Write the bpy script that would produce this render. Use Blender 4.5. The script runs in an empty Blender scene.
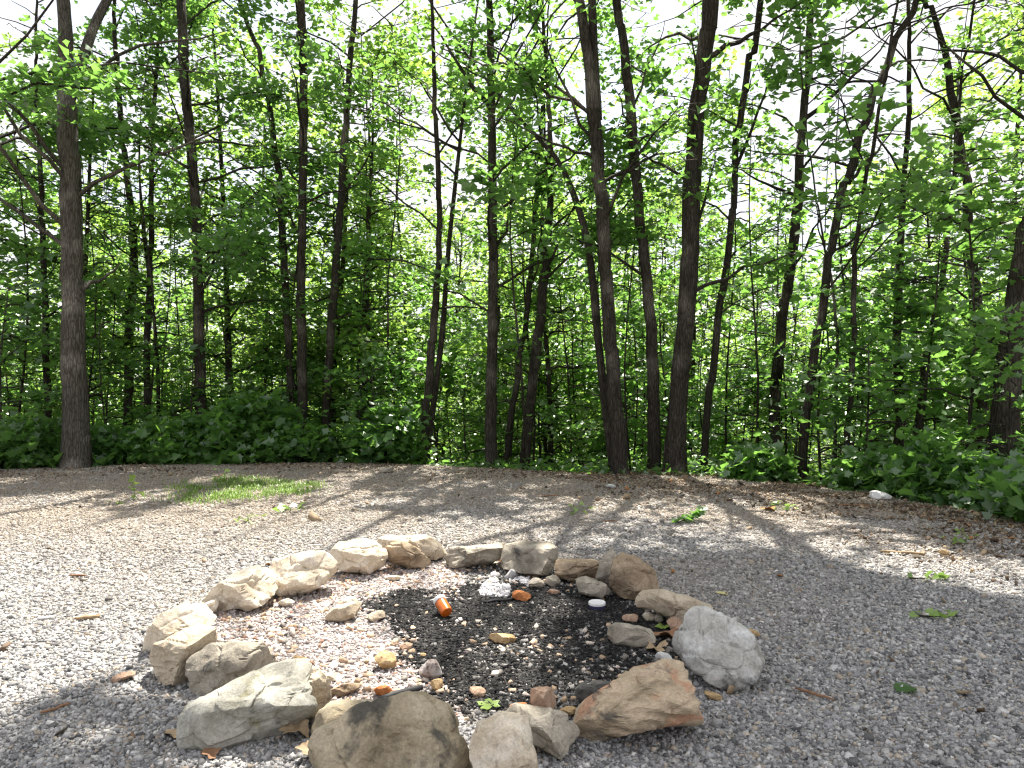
import bpy, math, random
import numpy as np
from mathutils import Vector, noise as mnoise

random.seed(7)
RNG = np.random.default_rng(11)
sc = bpy.context.scene
COL = sc.collection
PI = math.pi

# ------------------------------------------------------------------ camera
F, CX, HY, H = 720.0, 512.0, 390.0, 1.2        # focal length in pixels, centre, horizon row, eye height
cam_d = bpy.data.cameras.new('camera')
cam = bpy.data.objects.new('camera', cam_d)
COL.objects.link(cam)
cam.location = (0, 0, H)
cam.rotation_euler = (PI / 2, 0, 0)
cam_d.sensor_width = 36.0
cam_d.lens = 36.0 * F / 1024.0
cam_d.shift_y = (HY - 384.0) / 1024.0
cam_d.clip_start = 0.05
cam_d.clip_end = 3000.0
sc.camera = cam

# ------------------------------------------------------------------ light
SUN_AZ, SUN_EL = math.radians(9.0), math.radians(60.0)     # azimuth from +Y towards +X
SUN = np.array([math.sin(SUN_AZ) * math.cos(SUN_EL), math.cos(SUN_AZ) * math.cos(SUN_EL), math.sin(SUN_EL)])
world = bpy.data.worlds.new('World')
sc.world = world
world.use_nodes = True
wn, wl = world.node_tree.nodes, world.node_tree.links
wn.clear()
w_out = wn.new('ShaderNodeOutputWorld')
w_bg = wn.new('ShaderNodeBackground')
w_bg.inputs['Strength'].default_value = 0.095
w_sky = wn.new('ShaderNodeTexSky')
w_sky.sky_type = 'NISHITA'
w_sky.sun_disc = False
w_sky.sun_elevation = SUN_EL
w_sky.sun_rotation = SUN_AZ
w_sky.dust_density = 2.0
# thin bright summer cloud
w_tc = wn.new('ShaderNodeTexCoord')
w_map = wn.new('ShaderNodeMapping'); w_map.inputs['Scale'].default_value = (1, 1, 2.2)
w_no = wn.new('ShaderNodeTexNoise'); w_no.inputs['Scale'].default_value = 3.2; w_no.inputs['Detail'].default_value = 6
w_rmp = wn.new('ShaderNodeValToRGB')
w_rmp.color_ramp.elements[0].position = 0.30; w_rmp.color_ramp.elements[0].color = (.45, .45, .45, 1)
w_rmp.color_ramp.elements[1].position = 0.55; w_rmp.color_ramp.elements[1].color = (1, 1, 1, 1)
w_mix = wn.new('ShaderNodeMix'); w_mix.data_type = 'RGBA'
w_mix.inputs[7].default_value = (4.25, 4.25, 4.4, 1)
wl.new(w_tc.outputs['Generated'], w_map.inputs['Vector'])
wl.new(w_map.outputs[0], w_no.inputs['Vector'])
wl.new(w_no.outputs['Fac'], w_rmp.inputs['Fac'])
wl.new(w_rmp.outputs['Color'], w_mix.inputs[0])
wl.new(w_sky.outputs[0], w_mix.inputs[6])
wl.new(w_mix.outputs[2], w_bg.inputs['Color'])
wl.new(w_bg.outputs[0], w_out.inputs['Surface'])

sun_d = bpy.data.lights.new('sun', 'SUN')
sun_d.energy = 5.0
sun_d.angle = math.radians(0.53)
sun_d.color = (1.0, 0.945, 0.85)
sun = bpy.data.objects.new('sun', sun_d)
COL.objects.link(sun)
sun.rotation_euler = Vector(SUN.tolist()).to_track_quat('Z', 'Y').to_euler()
sun.location = (5, 30, 40)

sc.view_settings.view_transform = 'Standard'
sc.view_settings.look = 'None'
sc.view_settings.exposure = 1.62
sc.view_settings.gamma = 1.0
sc.view_settings.use_curve_mapping = False
sc.render.engine = 'CYCLES'
cy = sc.cycles
cy.max_bounces = 7; cy.diffuse_bounces = 4; cy.glossy_bounces = 2; cy.transmission_bounces = 4
cy.transparent_max_bounces = 4
cy.caustics_reflective = False; cy.caustics_refractive = False
cy.use_denoising = True
cy.denoising_prefilter = 'ACCURATE'
cy.pixel_filter_type = 'BLACKMAN_HARRIS'
cy.filter_width = 1.3

# ------------------------------------------------------------------ helpers
def gp(px, py):
    """ground point (level pad) under a place in the photograph"""
    Y = F * H / (py - HY)
    return np.array([(px - CX) / F * Y, Y, 0.0])

def wp(px, py, Y):
    return np.array([(px - CX) / F * Y, Y, H - (py - HY) / F * Y])

def to_px(x, y, z=0.0):
    return CX + F * x / np.maximum(y, 1e-3), HY - F * (z - H) / np.maximum(y, 1e-3)

def in_poly(px, py, poly):
    inside = np.zeros(np.shape(px), bool)
    n = len(poly)
    for i in range(n):
        x1, y1 = poly[i]; x2, y2 = poly[(i + 1) % n]
        if y1 == y2: continue
        c = ((y1 > py) != (y2 > py)) & (px < (x2 - x1) * (py - y1) / (y2 - y1) + x1)
        inside ^= c
    return inside

def hash2(i, j, seed=0):
    v = np.sin(i * 127.1 + j * 311.7 + seed * 74.7) * 43758.5453
    return v - np.floor(v)

def vnoise(x, y, seed=0):
    i, j = np.floor(x), np.floor(y)
    u, v = x - i, y - j
    u = u * u * (3 - 2 * u); v = v * v * (3 - 2 * v)
    a, b = hash2(i, j, seed), hash2(i + 1, j, seed)
    c, d = hash2(i, j + 1, seed), hash2(i + 1, j + 1, seed)
    return a + (b - a) * u + (c - a) * v + (a - b - c + d) * u * v

def fbm(x, y, seed=0, oct=4):
    s, a, t = 0, .5, 0
    for k in range(oct):
        s = s + a * vnoise(x * 2 ** k, y * 2 ** k, seed + k); t += a; a *= .5
    return s / t

# the rim of the gravel pad, as a star-shaped curve round (0, 4)
RIM_PX = [(0, 470), (60, 467), (180, 464), (300, 463), (400, 465), (500, 470), (600, 476), (700, 478), (800, 486), (850, 492), (900, 500), (950, 508), (1000, 519)]
RIM = [gp(*p)[:2] for p in RIM_PX]
RIM = [np.array(p) for p in [(0, -9), (-9, -8), (-13, 0), (-13, 5), (-11, 9.3)]] + RIM + [np.array(p) for p in [(4.75, 6.0), (5.2, 4.6), (5.6, 2.5), (5.6, 0), (5, -6)]]
_ra = np.array([math.atan2(p[1] - 4, p[0]) for p in RIM]); _rr = np.array([math.hypot(p[0], p[1] - 4) for p in RIM])
_o = np.argsort(_ra); _ra, _rr = _ra[_o], _rr[_o]
_ra = np.concatenate([_ra[-1:] - 2 * PI, _ra, _ra[:1] + 2 * PI]); _rr = np.concatenate([_rr[-1:], _rr, _rr[:1]])

def past_rim(x, y):
    return np.hypot(x, np.asarray(y) - 4) - np.interp(np.arctan2(np.asarray(y) - 4, x), _ra, _rr)

def ground_z(x, y):
    x = np.asarray(x, float); y = np.asarray(y, float)
    s = past_rim(x, y)
    t = np.maximum(s, 0)
    z = -(0.17 * t - 0.06 * np.minimum(t, .7))
    z = np.where(t > 30, -4.6 - 3.0 * (1 - np.exp(-(t - 30) / 40)) - .46, z)
    z = z + np.where(s > 0, np.minimum(t, 1.0) * .35 * (fbm(x * .5, y * .5, 3) - .5), 0)
    z = z + np.clip((s + 5), 0, 1) * .03 * (fbm(x * .9, y * .9, 5) - .5)
    return z

def gz(x, y): return float(ground_z(x, y))

# shade wanted on the pad; the tree crowns are shaped to cast it
SH = [
    ([(-300, 455), (330, 455), (560, 462), (700, 476), (760, 500), (560, 496), (520, 520), (400, 516), (330, 506), (265, 486), (185, 500), (160, 525), (60, 507), (90, 497), (-300, 500)], .70),
    ([(690, 470), (1150, 520), (1150, 600), (1024, 560), (930, 552), (860, 535), (800, 512), (740, 500)], .80),
    ([(540, 556), (600, 548), (700, 556), (760, 548), (830, 560), (900, 578), (1000, 592), (1200, 610), (1500, 900), (1500, 2200), (-1500, 2200), (-900, 800), (0, 742), (70, 702), (150, 690), (190, 700), (215, 775), (330, 775), (325, 712), (440, 712), (470, 790), (560, 790), (548, 718), (520, 668), (560, 640), (580, 600), (560, 580)], .985),
]
SH.insert(0, ([(560, 490), (760, 495), (900, 535), (900, 560), (760, 552), (600, 552), (520, 556)], .12))
def shade_at(x, y):
    y = np.maximum(y, .4)
    jx = (fbm(x * 3, y * 3, 21, 2) - .5) * .35; jy = (fbm(x * 3, y * 3, 31, 2) - .5) * .35
    px, py = to_px(x + jx, np.maximum(y + jy, .4))
    t = np.full(np.shape(x), .02)
    for poly, v in SH:
        t = np.where(in_poly(px, py, poly), v, t)
    n = fbm(x * 1.7, y * 1.0, 9, 3)
    t = np.where((t > .6) & (t < .9) & (n > .51), .06, t)
    t = np.where((t > .9) & (n > .73), .5, t)
    t = np.where((t > .9) & (px > 600) & (py > 610) & (n > .60), .72, t)
    t = np.where((t < .1) & (py < 520) & (n > .66), .45, t)
    return t

def sun_keep(c, lo=0):
    """True for leaves that may hang there: gaps are cut in the canopy where the pad is to be lit"""
    k = c[:, 2] / SUN[2]
    gx, gy = c[:, 0] - k * SUN[0], c[:, 1] - k * SUN[1]
    s = past_rim(gx, gy)
    t = shade_at(gx, gy)
    p = np.where(s < -.15, t, np.clip((fbm(gx * .45, gy * .45, 77, 2) - .50) * 5, .04, .62))
    p = np.where(gy < 0, .9, p)
    p = np.where((c[:, 2] < H + .50 * c[:, 1]) & (gy > 5.5), np.maximum(p, np.where(p < .4, .05, .42)), p)     # the low leafy limbs
    return RNG.random(len(c)) < p

def sun_gap(c):
    """shade wanted where the points C cast their shadow (mean)"""
    c = np.atleast_2d(c); k = c[:, 2] / SUN[2]
    gx, gy = c[:, 0] - k * SUN[0], c[:, 1] - k * SUN[1]
    v = np.where(past_rim(gx, gy) < -.1, shade_at(gx, gy), .7)
    return float(np.where((c[:, 2] < H + .50 * c[:, 1]) & (gy > 5.5), np.maximum(v, .5), v).mean())

# ------------------------------------------------------------------ mesh helpers
def mesh_obj(name, verts, faces, mat, parent=None, attrs=None, smooth=False, origin=(0, 0, 0)):
    """verts (n,3); faces: one (m,k) array or a list of such arrays"""
    if not isinstance(faces, list): faces = [faces]
    me = bpy.data.meshes.new(name)
    verts = np.asarray(verts, np.float32) - np.asarray(origin, np.float32)
    me.vertices.add(len(verts)); me.vertices.foreach_set('co', verts.ravel())
    nl = sum(f.size for f in faces); nf = sum(len(f) for f in faces)
    me.loops.add(nl); me.polygons.add(nf)
    me.loops.foreach_set('vertex_index', np.concatenate([f.ravel() for f in faces]).astype(np.int32))
    starts, at = [], 0
    for f in faces:
        starts.append(at + np.arange(len(f)) * f.shape[1]); at += f.size
    me.polygons.foreach_set('loop_start', np.concatenate(starts).astype(np.int32))
    if smooth: me.polygons.foreach_set('use_smooth', np.ones(nf, bool))
    for k, v in (attrs or {}).items():
        v = np.asarray(v, np.float32)
        if v.ndim == 2:
            a = me.attributes.new(k, 'FLOAT_COLOR', 'POINT'); a.data.foreach_set('color', v.ravel())
        else:
            a = me.attributes.new(k, 'FLOAT', 'POINT'); a.data.foreach_set('value', v)
    me.materials.append(mat)
    me.update(); me.validate()
    o = bpy.data.objects.new(name, me)
    COL.objects.link(o)
    if parent is not None: o.parent = parent
    else: o.location = origin
    return o

def tag(o, label=None, cat=None, group=None, kind=None):
    if label: o['label'] = label
    if cat: o['category'] = cat
    if group: o['group'] = group
    if kind: o['kind'] = kind
    return o

def thing(name, loc, label, cat, group=None, rz=0):
    o = bpy.data.objects.new(name, None)
    o.empty_display_size = .2
    COL.objects.link(o); o.location = tuple(float(v) for v in loc); o.rotation_euler = (0, 0, rz)
    return tag(o, label, cat, group)

def copy_tree(root, loc, rz=0, s=1.0):
    c = root.copy(); COL.objects.link(c)
    c.location = tuple(float(v) for v in loc); c.rotation_euler = (0, 0, rz); c.scale = (s, s, s)
    for ch in root.children:
        d = ch.copy(); COL.objects.link(d); d.parent = c
    return c

def norm(v):
    return v / np.maximum(np.linalg.norm(v, axis=-1, keepdims=True), 1e-9)

class MB:
    """collects tubes and leaves for one mesh"""
    def __init__(s): s.v, s.t, s.q, s.r, s.n = [], [], [], [], 0
    def add(s, v, tri=None, quad=None, rnd=None):
        s.v.append(np.asarray(v, float))
        if tri is not None and len(tri): s.t.append(np.asarray(tri) + s.n)
        if quad is not None and len(quad): s.q.append(np.asarray(quad) + s.n)
        s.r.append(np.full(len(v), .5) if rnd is None else rnd)
        s.n += len(v)
    def tube(s, pts, rad, sides=8, wob=0.0, cap=True):
        pts = np.asarray(pts, float); rad = np.asarray(rad, float); n = len(pts)
        d = norm(np.gradient(pts, axis=0))
        ref = np.array([1.0, 0, 0]) if abs(d[0][0]) < .8 else np.array([0, 1.0, 0])
        a = norm(np.cross(d, ref)); b = np.cross(d, a)
        th = np.arange(sides) / sides * 2 * PI
        rr = rad[:, None] * (1 + wob * (RNG.random((n, sides)) - .5))
        v = pts[:, None] + rr[..., None] * (np.cos(th)[None, :, None] * a[:, None] + np.sin(th)[None, :, None] * b[:, None])
        v = v.reshape(-1, 3)
        i = np.arange(n - 1)[:, None] * sides + np.arange(sides)[None]
        j = np.arange(n - 1)[:, None] * sides + (np.arange(sides)[None] + 1) % sides
        q = np.stack([i, j, j + sides, i + sides], -1).reshape(-1, 4)
        tri = None
        if cap:
            v = np.concatenate([v, pts[:1], pts[-1:]])
            k = np.arange(sides); m = len(v)
            tri = np.concatenate([np.stack([k, np.full(sides, m - 2), (k + 1) % sides], -1),
                                  np.stack([(n - 1) * sides + (k + 1) % sides, np.full(sides, m - 1), (n - 1) * sides + k], -1)])
        s.add(v, tri, q)
    def leaves(s, c, size, tilt=.55, droop=.35, keep=True, spread=.35, maple=False):
        c = np.asarray(c, float)
        if keep and len(c): c = c[sun_keep(c)]
        N = len(c)
        if N == 0: return
        n = norm(np.stack([RNG.normal(0, tilt, N), RNG.normal(0, tilt, N), np.ones(N)], -1))
        th = RNG.random(N) * 2 * PI
        d = np.stack([np.cos(th), np.sin(th), -droop * RNG.random(N)], -1)
        d = norm(d - (d * n).sum(-1, keepdims=True) * n)
        e = np.cross(n, d)
        sz = size * (1 + spread * RNG.normal(0, 1, N).clip(-1.6, 1.8))
        f = RNG.uniform(-.05, .28, N)
        #        side, along, fold
        P = np.array([[0, 0, 0], [.42, .30, 1], [.24, .52, .45], [0, 1.0, -.35], [-.24, .52, .45], [-.42, .30, 1]])
        T = np.array([[0, 1, 2], [0, 2, 3], [0, 3, 4], [0, 4, 5]])
        if maple:
            h_ = [(.20, -.02, .5), (.42, .10, .9), (.33, .24, .6), (.56, .50, 1.1), (.30, .50, .5), (.24, .66, .4)]
            P = np.array([[0, .32, -.1], [0, .04, 0]] + [list(p) for p in h_] + [[0, 1.02, -.45]] + [[-a_, b_, c_] for a_, b_, c_ in h_[::-1]])
            T = np.array([[0, i_, i_ + 1 if i_ + 1 < len(P) else 1] for i_ in range(1, len(P))])
        v = c[:, None] + sz[:, None, None] * (P[None, :, 0, None] * e[:, None] + (P[None, :, 1, None] - .4) * d[:, None]
                                              + (f[:, None] * P[None, :, 2])[..., None] * n[:, None])
        tri = (np.arange(N)[:, None, None] * len(P) + T[None]).reshape(-1, 3)
        s.add(v.reshape(-1, 3), tri, None, np.repeat(RNG.random(N), len(P)))
    def build(s, name, mat, parent=None, origin=(0, 0, 0), smooth=False):
        f = []
        if not s.v: return None
        if s.t: f.append(np.concatenate(s.t))
        if s.q: f.append(np.concatenate(s.q))
        return mesh_obj(name, np.concatenate(s.v), f, mat, parent, {'rnd': np.concatenate(s.r)}, smooth, origin)

# ------------------------------------------------------------------ materials
def new_mat(name):
    m = bpy.data.materials.new(name); m.use_nodes = True
    nt = m.node_tree; nt.nodes.clear()
    out = nt.nodes.new('ShaderNodeOutputMaterial')
    return m, nt, out

def node(nt, kind, **kw):
    n = nt.nodes.new(kind)
    for k, v in kw.items():
        if k.startswith('i_'): n.inputs[k[2:].replace('_', ' ')].default_value = v
        else: setattr(n, k, v)
    return n

def ramp(nt, src, stops):
    r = nt.nodes.new('ShaderNodeValToRGB')
    el = r.color_ramp.elements
    while len(el) < len(stops): el.new(.5)
    for e, (p, c) in zip(el, stops):
        e.position = p; e.color = (*c, 1) if len(c) == 3 else c
    if src is not None: nt.links.new(src, r.inputs['Fac'])
    return r

def mixc(nt, fac, a, b, mode='MIX'):
    m = nt.nodes.new('ShaderNodeMix'); m.data_type = 'RGBA'; m.blend_type = mode
    for sock, v in ((m.inputs[0], fac), (m.inputs[6], a), (m.inputs[7], b)):
        if hasattr(v, 'links') or hasattr(v, 'is_linked'): nt.links.new(v, sock)
        else: sock.default_value = v if isinstance(v, (int, float)) else (*v, 1)
    return m.outputs[2]

def leaf_mat(name, dark, light, trans, tfac=.42, gloss=.07):
    m, nt, out = new_mat(name)
    at = node(nt, 'ShaderNodeAttribute', attribute_name='rnd')
    oi = node(nt, 'ShaderNodeObjectInfo')
    mt = node(nt, 'ShaderNodeMath', operation='MULTIPLY_ADD'); mt.inputs[1].default_value = .35
    nt.links.new(oi.outputs['Random'], mt.inputs[0])
    m2 = node(nt, 'ShaderNodeMath', operation='MULTIPLY'); m2.inputs[1].default_value = .65
    nt.links.new(at.outputs['Fac'], m2.inputs[0]); nt.links.new(m2.outputs[0], mt.inputs[2])
    cr = ramp(nt, mt.outputs[0], [(0, dark), (.6, [(a + b) / 2 for a, b in zip(dark, light)]), (1, light)])
    tr = ramp(nt, mt.outputs[0], [(0, [c * .75 for c in trans]), (1, trans)])
    d = node(nt, 'ShaderNodeBsdfDiffuse'); nt.links.new(cr.outputs[0], d.inputs['Color'])
    t = node(nt, 'ShaderNodeBsdfTranslucent'); nt.links.new(tr.outputs[0], t.inputs['Color'])
    g = node(nt, 'ShaderNodeBsdfGlossy'); g.inputs['Roughness'].default_value = .38; g.inputs['Color'].default_value = (.9, .95, .9, 1)
    x = node(nt, 'ShaderNodeMixShader'); x.inputs[0].default_value = tfac
    nt.links.new(d.outputs[0], x.inputs[1]); nt.links.new(t.outputs[0], x.inputs[2])
    y = node(nt, 'ShaderNodeMixShader'); y.inputs[0].default_value = gloss
    nt.links.new(x.outputs[0], y.inputs[1]); nt.links.new(g.outputs[0], y.inputs[2])
    nt.links.new(y.outputs[0], out.inputs['Surface'])
    return m

LEAF = leaf_mat('maple_leaves', (.030, .084, .023), (.095, .18, .046), (.29, .58, .10), .48)
LEAF_BG = leaf_mat('woodland_leaves', (.052, .110, .026), (.13, .22, .055), (.42, .68, .11), .50)
LEAF_SH = leaf_mat('shrub_leaves', (.036, .10, .026), (.095, .19, .045), (.31, .60, .09), .50)
GRASS = leaf_mat('grass_blades', (.12, .22, .04), (.26, .38, .10), (.32, .50, .10), .42, .04)
YLEAF = leaf_mat('yellow_green_leaf', (.22, .34, .07), (.30, .42, .10), (.30, .40, .08), .35, .05)

def princ(nt, out, col, rough=.8, bump=None, strength=.4, dist=.01, spec=.3):
    p = nt.nodes.new('ShaderNodeBsdfPrincipled')
    if hasattr(col, 'is_linked'): nt.links.new(col, p.inputs['Base Color'])
    else: p.inputs['Base Color'].default_value = (*col, 1)
    p.inputs['Roughness'].default_value = rough
    p.inputs['Specular IOR Level'].default_value = spec
    if bump is not None:
        b = nt.nodes.new('ShaderNodeBump'); b.inputs['Strength'].default_value = strength; b.inputs['Distance'].default_value = dist
        nt.links.new(bump, b.inputs['Height']); nt.links.new(b.outputs[0], p.inputs['Normal'])
    nt.links.new(p.outputs[0], out.inputs['Surface'])
    return p

def bark_mat(name, c1, c2, c3):
    m, nt, out = new_mat(name)
    tc = node(nt, 'ShaderNodeTexCoord')
    mp = node(nt, 'ShaderNodeMapping'); mp.inputs['Scale'].default_value = (9, 9, 1.6)
    nt.links.new(tc.outputs['Object'], mp.inputs['Vector'])
    n1 = node(nt, 'ShaderNodeTexNoise', i_Scale=2.6, i_Detail=8.0, i_Roughness=.7); nt.links.new(mp.outputs[0], n1.inputs['Vector'])
    v = node(nt, 'ShaderNodeTexVoronoi', i_Scale=3.5); v.feature = 'DISTANCE_TO_EDGE'; nt.links.new(mp.outputs[0], v.inputs['Vector'])
    n2 = node(nt, 'ShaderNodeTexNoise', i_Scale=1.4, i_Detail=4.0); nt.links.new(tc.outputs['Object'], n2.inputs['Vector'])
    c = ramp(nt, n1.outputs['Fac'], [(.3, c1), (.52, c2), (.75, c3)])
    l = ramp(nt, n2.outputs['Fac'], [(.52, (0, 0, 0)), (.66, (1, 1, 1))])
    col = mixc(nt, l.outputs[0], c.outputs[0], [min(1, a * 1.35 + .02) for a in c3])
    a = node(nt, 'ShaderNodeMath', operation='ADD'); nt.links.new(n1.outputs['Fac'], a.inputs[0]); nt.links.new(v.outputs['Distance'], a.inputs[1])
    fr = ramp(nt, v.outputs['Distance'], [(.0, (.45, .43, .42)), (.16, (1, 1, 1))])
    col = mixc(nt, 1.0, col, fr.outputs[0], 'MULTIPLY')
    princ(nt, out, col, .9, a.outputs[0], 1.0, .045, .15)
    return m

BARK = bark_mat('dark_bark', (.028, .024, .018), (.058, .050, .039), (.115, .10, .08))
BARK_G = bark_mat('grey_bark', (.060, .053, .043), (.12, .108, .088), (.20, .18, .15))

# ------------------------------------------------------------------ ground
def ground_axis(a, b, step, far):
    inner = list(np.arange(a, b, step))
    lo, hi, s = [], [], step
    x = a
    while x > -far: s *= 1.14; x -= s; lo.append(x)
    s = step; x = inner[-1]
    while x < far: s *= 1.14; x += s; hi.append(x)
    return np.array(lo[::-1] + inner + hi)

CHAR_PX = [(372, 612), (385, 596), (430, 592), (470, 588), (520, 582), (570, 585), (612, 600), (650, 610), (672, 628), (668, 655), (600, 672), (570, 700), (505, 706), (462, 700), (430, 672), (400, 648), (388, 632)]
RING_PX = [(200, 620), (235, 595), (330, 570), (400, 562), (500, 563), (600, 575), (650, 595), (690, 615), (690, 660), (600, 700), (570, 720), (480, 725), (330, 712), (260, 672), (205, 650)]
def char_at(x, y):
    n1 = (fbm(x * 5, y * 5, 41, 3) - .5) * .35; n2 = (fbm(x * 5, y * 5, 51, 3) - .5) * .35
    j = RNG.normal(0, .055, (2,) + np.shape(x))
    px, py = to_px(x + n1 + j[0], y + n2 + j[1])
    return in_poly(px, py, CHAR_PX) & (fbm(x * 6, y * 6, 44, 3) < .60 + .35 * hash2(x * 977, y * 977) - np.where((py > 632) & (px > 505), .15, .03))
def ring_at(x, y):
    px, py = to_px(x, y)
    return in_poly(px, py, RING_PX)

gx_ = ground_axis(-9, 8, .11, 900); gy_ = ground_axis(-1, 14, .11, 1400)
X, Y_ = np.meshgrid(gx_, gy_)
Z = ground_z(X, Y_)
nx, ny = len(gx_), len(gy_)
gv = np.stack([X.ravel(), Y_.ravel(), Z.ravel()], -1)
ii = (np.arange(ny - 1)[:, None] * nx + np.arange(nx - 1)[None]).ravel()
gf = np.stack([ii, ii + 1, ii + 1 + nx, ii + nx], -1)
padm = np.clip(.5 - past_rim(gv[:, 0], gv[:, 1]) / .5 + (fbm(gv[:, 0] * 2, gv[:, 1] * 2, 8) - .5), 0, 1)
litm = np.clip((past_rim(gv[:, 0], gv[:, 1]) + 1.9) / 1.2, 0, 1) * np.clip((gv[:, 0] + 1) / 3, .25, 1)
chm = (char_at(gv[:, 0], gv[:, 1]) & (gv[:, 1] > 1)).astype(float)

gm, nt, out = new_mat('gravel_and_forest_floor')
tc = node(nt, 'ShaderNodeTexCoord')
v1 = node(nt, 'ShaderNodeTexVoronoi', i_Scale=48.0); nt.links.new(tc.outputs['Object'], v1.inputs['Vector'])
sep = node(nt, 'ShaderNodeSeparateColor'); nt.links.new(v1.outputs['Color'], sep.inputs[0])
gc = ramp(nt, sep.outputs[0], [(0, (.15, .148, .148)), (.4, (.24, .235, .23)), (.75, (.32, .31, .30)), (1, (.44, .42, .40))])
nb = node(nt, 'ShaderNodeTexNoise', i_Scale=.9, i_Detail=5.0); nt.links.new(tc.outputs['Object'], nb.inputs['Vector'])
nbr = ramp(nt, nb.outputs['Fac'], [(.42, (0, 0, 0)), (.62, (1, 1, 1))])
gcol = mixc(nt, nbr.outputs[0], gc.outputs[0], mixc(nt, .55, gc.outputs[0], (.26, .215, .17)))
nl = node(nt, 'ShaderNodeTexNoise', i_Scale=16.0, i_Detail=6.0); nt.links.new(tc.outputs['Object'], nl.inputs['Vector'])
fl = ramp(nt, nl.outputs['Fac'], [(.3, (.035, .026, .016)), (.5, (.10, .07, .042)), (.7, (.20, .14, .085))])
al = node(nt, 'ShaderNodeAttribute', attribute_name='litter')
lm = node(nt, 'ShaderNodeMath', operation='MULTIPLY'); nt.links.new(al.outputs['Fac'], lm.inputs[0]); lm.inputs[1].default_value = .7
gcol = mixc(nt, lm.outputs[0], gcol, fl.outputs[0])
ap = node(nt, 'ShaderNodeAttribute', attribute_name='pad')
gcol = mixc(nt, ap.outputs['Fac'], mixc(nt, .5, fl.outputs[0], (.035, .055, .02)), gcol)
ac = node(nt, 'ShaderNodeAttribute', attribute_name='char')
gcol = mixc(nt, ac.outputs['Fac'], gcol, mixc(nt, ramp(nt, nl.outputs['Fac'], [(.5, (0, 0, 0)), (.62, (1, 1, 1))]).outputs[0], (.012, .012, .013), (.075, .068, .062)))
princ(nt, out, gcol, .9, v1.outputs['Distance'], .9, .012, .2).inputs['Specular IOR Level'].default_value = .2
ground = mesh_obj('ground', gv, gf, gm, None, {'pad': padm, 'litter': litm, 'char': chm}, True)
tag(ground, 'grey gravel clearing that drops away into a wooded slope', kind='structure')

# ------------------------------------------------------------------ gravel (uncountable stones, one object)
def chip_cloud(x, y, r, col, flat=.6, sink=.1, zadd=0.0):
    """angular crushed-stone chips: a jittered, rotated box for each"""
    N = len(x)
    base = np.array([[sx, sy, sz] for sx in (-1, 1) for sy in (-1, 1) for sz in (-1, 1)], float)
    v = base[None] * (1 + RNG.uniform(-.45, .12, (N, 8, 3)))
    dims = np.stack([RNG.uniform(.8, 1.35, N), RNG.uniform(.6, 1.0, N), RNG.uniform(.4, .75, N) * flat / .6], -1) * r[:, None]
    v = v * dims[:, None]
    q = norm(RNG.normal(0, 1, (N, 4)) * np.array([1, .30, .30, 1.0]))
    w, a, b, c = q[:, 0], q[:, 1], q[:, 2], q[:, 3]
    R = np.stack([np.stack([1 - 2 * (b * b + c * c), 2 * (a * b - w * c), 2 * (a * c + w * b)], -1),
                  np.stack([2 * (a * b + w * c), 1 - 2 * (a * a + c * c), 2 * (b * c - w * a)], -1),
                  np.stack([2 * (a * c - w * b), 2 * (b * c + w * a), 1 - 2 * (a * a + b * b)], -1)], 1)
    v = np.einsum('nij,nkj->nki', R, v)
    z = ground_z(x, y) + r * RNG.uniform(.0, .40, N) - sink * r + zadd
    v = v + np.stack([x, y, z], -1)[:, None]
    Q = np.array([[0, 1, 3, 2], [4, 6, 7, 5], [0, 4, 5, 1], [2, 3, 7, 6], [0, 2, 6, 4], [1, 5, 7, 3]])
    f = (np.arange(N)[:, None, None] * 8 + Q[None]).reshape(-1, 4)
    return v.reshape(-1, 3), f, np.repeat(np.concatenate([col, np.ones((N, 1))], 1), 8, 0)

def chip_mat(name, rough=.8, spec=.25):
    m, nt, out = new_mat(name)
    at = node(nt, 'ShaderNodeAttribute', attribute_name='tone')
    tc = node(nt, 'ShaderNodeTexCoord')
    n = node(nt, 'ShaderNodeTexNoise', i_Scale=160.0, i_Detail=3.0); nt.links.new(tc.outputs['Object'], n.inputs['Vector'])
    r = ramp(nt, n.outputs['Fac'], [(.3, (.7, .7, .7)), (.7, (1.15, 1.15, 1.15))])
    col = mixc(nt, 1.0, at.outputs['Color'], r.outputs[0], 'MULTIPLY')
    princ(nt, out, col, rough, n.outputs['Fac'], .3, .003, spec)
    return m
CHIP = chip_mat('crushed_stone')

def pal(N, cols, wts, jit=.18):
    cols = np.array(cols); k = RNG.choice(len(cols), N, p=np.array(wts) / sum(wts))
    return (cols[k] * (1 + RNG.normal(0, jit, (N, 1)))).clip(.005, .85)

def scatter(y0, y1, dens, over=.82):
    """points inside a wedge in front of the camera on the pad"""
    A = over * (y1 ** 2 - y0 ** 2)
    N = int(A * dens)
    y = np.sqrt(RNG.uniform(y0 ** 2, y1 ** 2, N)); x = RNG.uniform(-over, over, N) * y
    k = past_rim(x, y) < .1 + RNG.normal(0, .12, N)
    return x[k], y[k]

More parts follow.
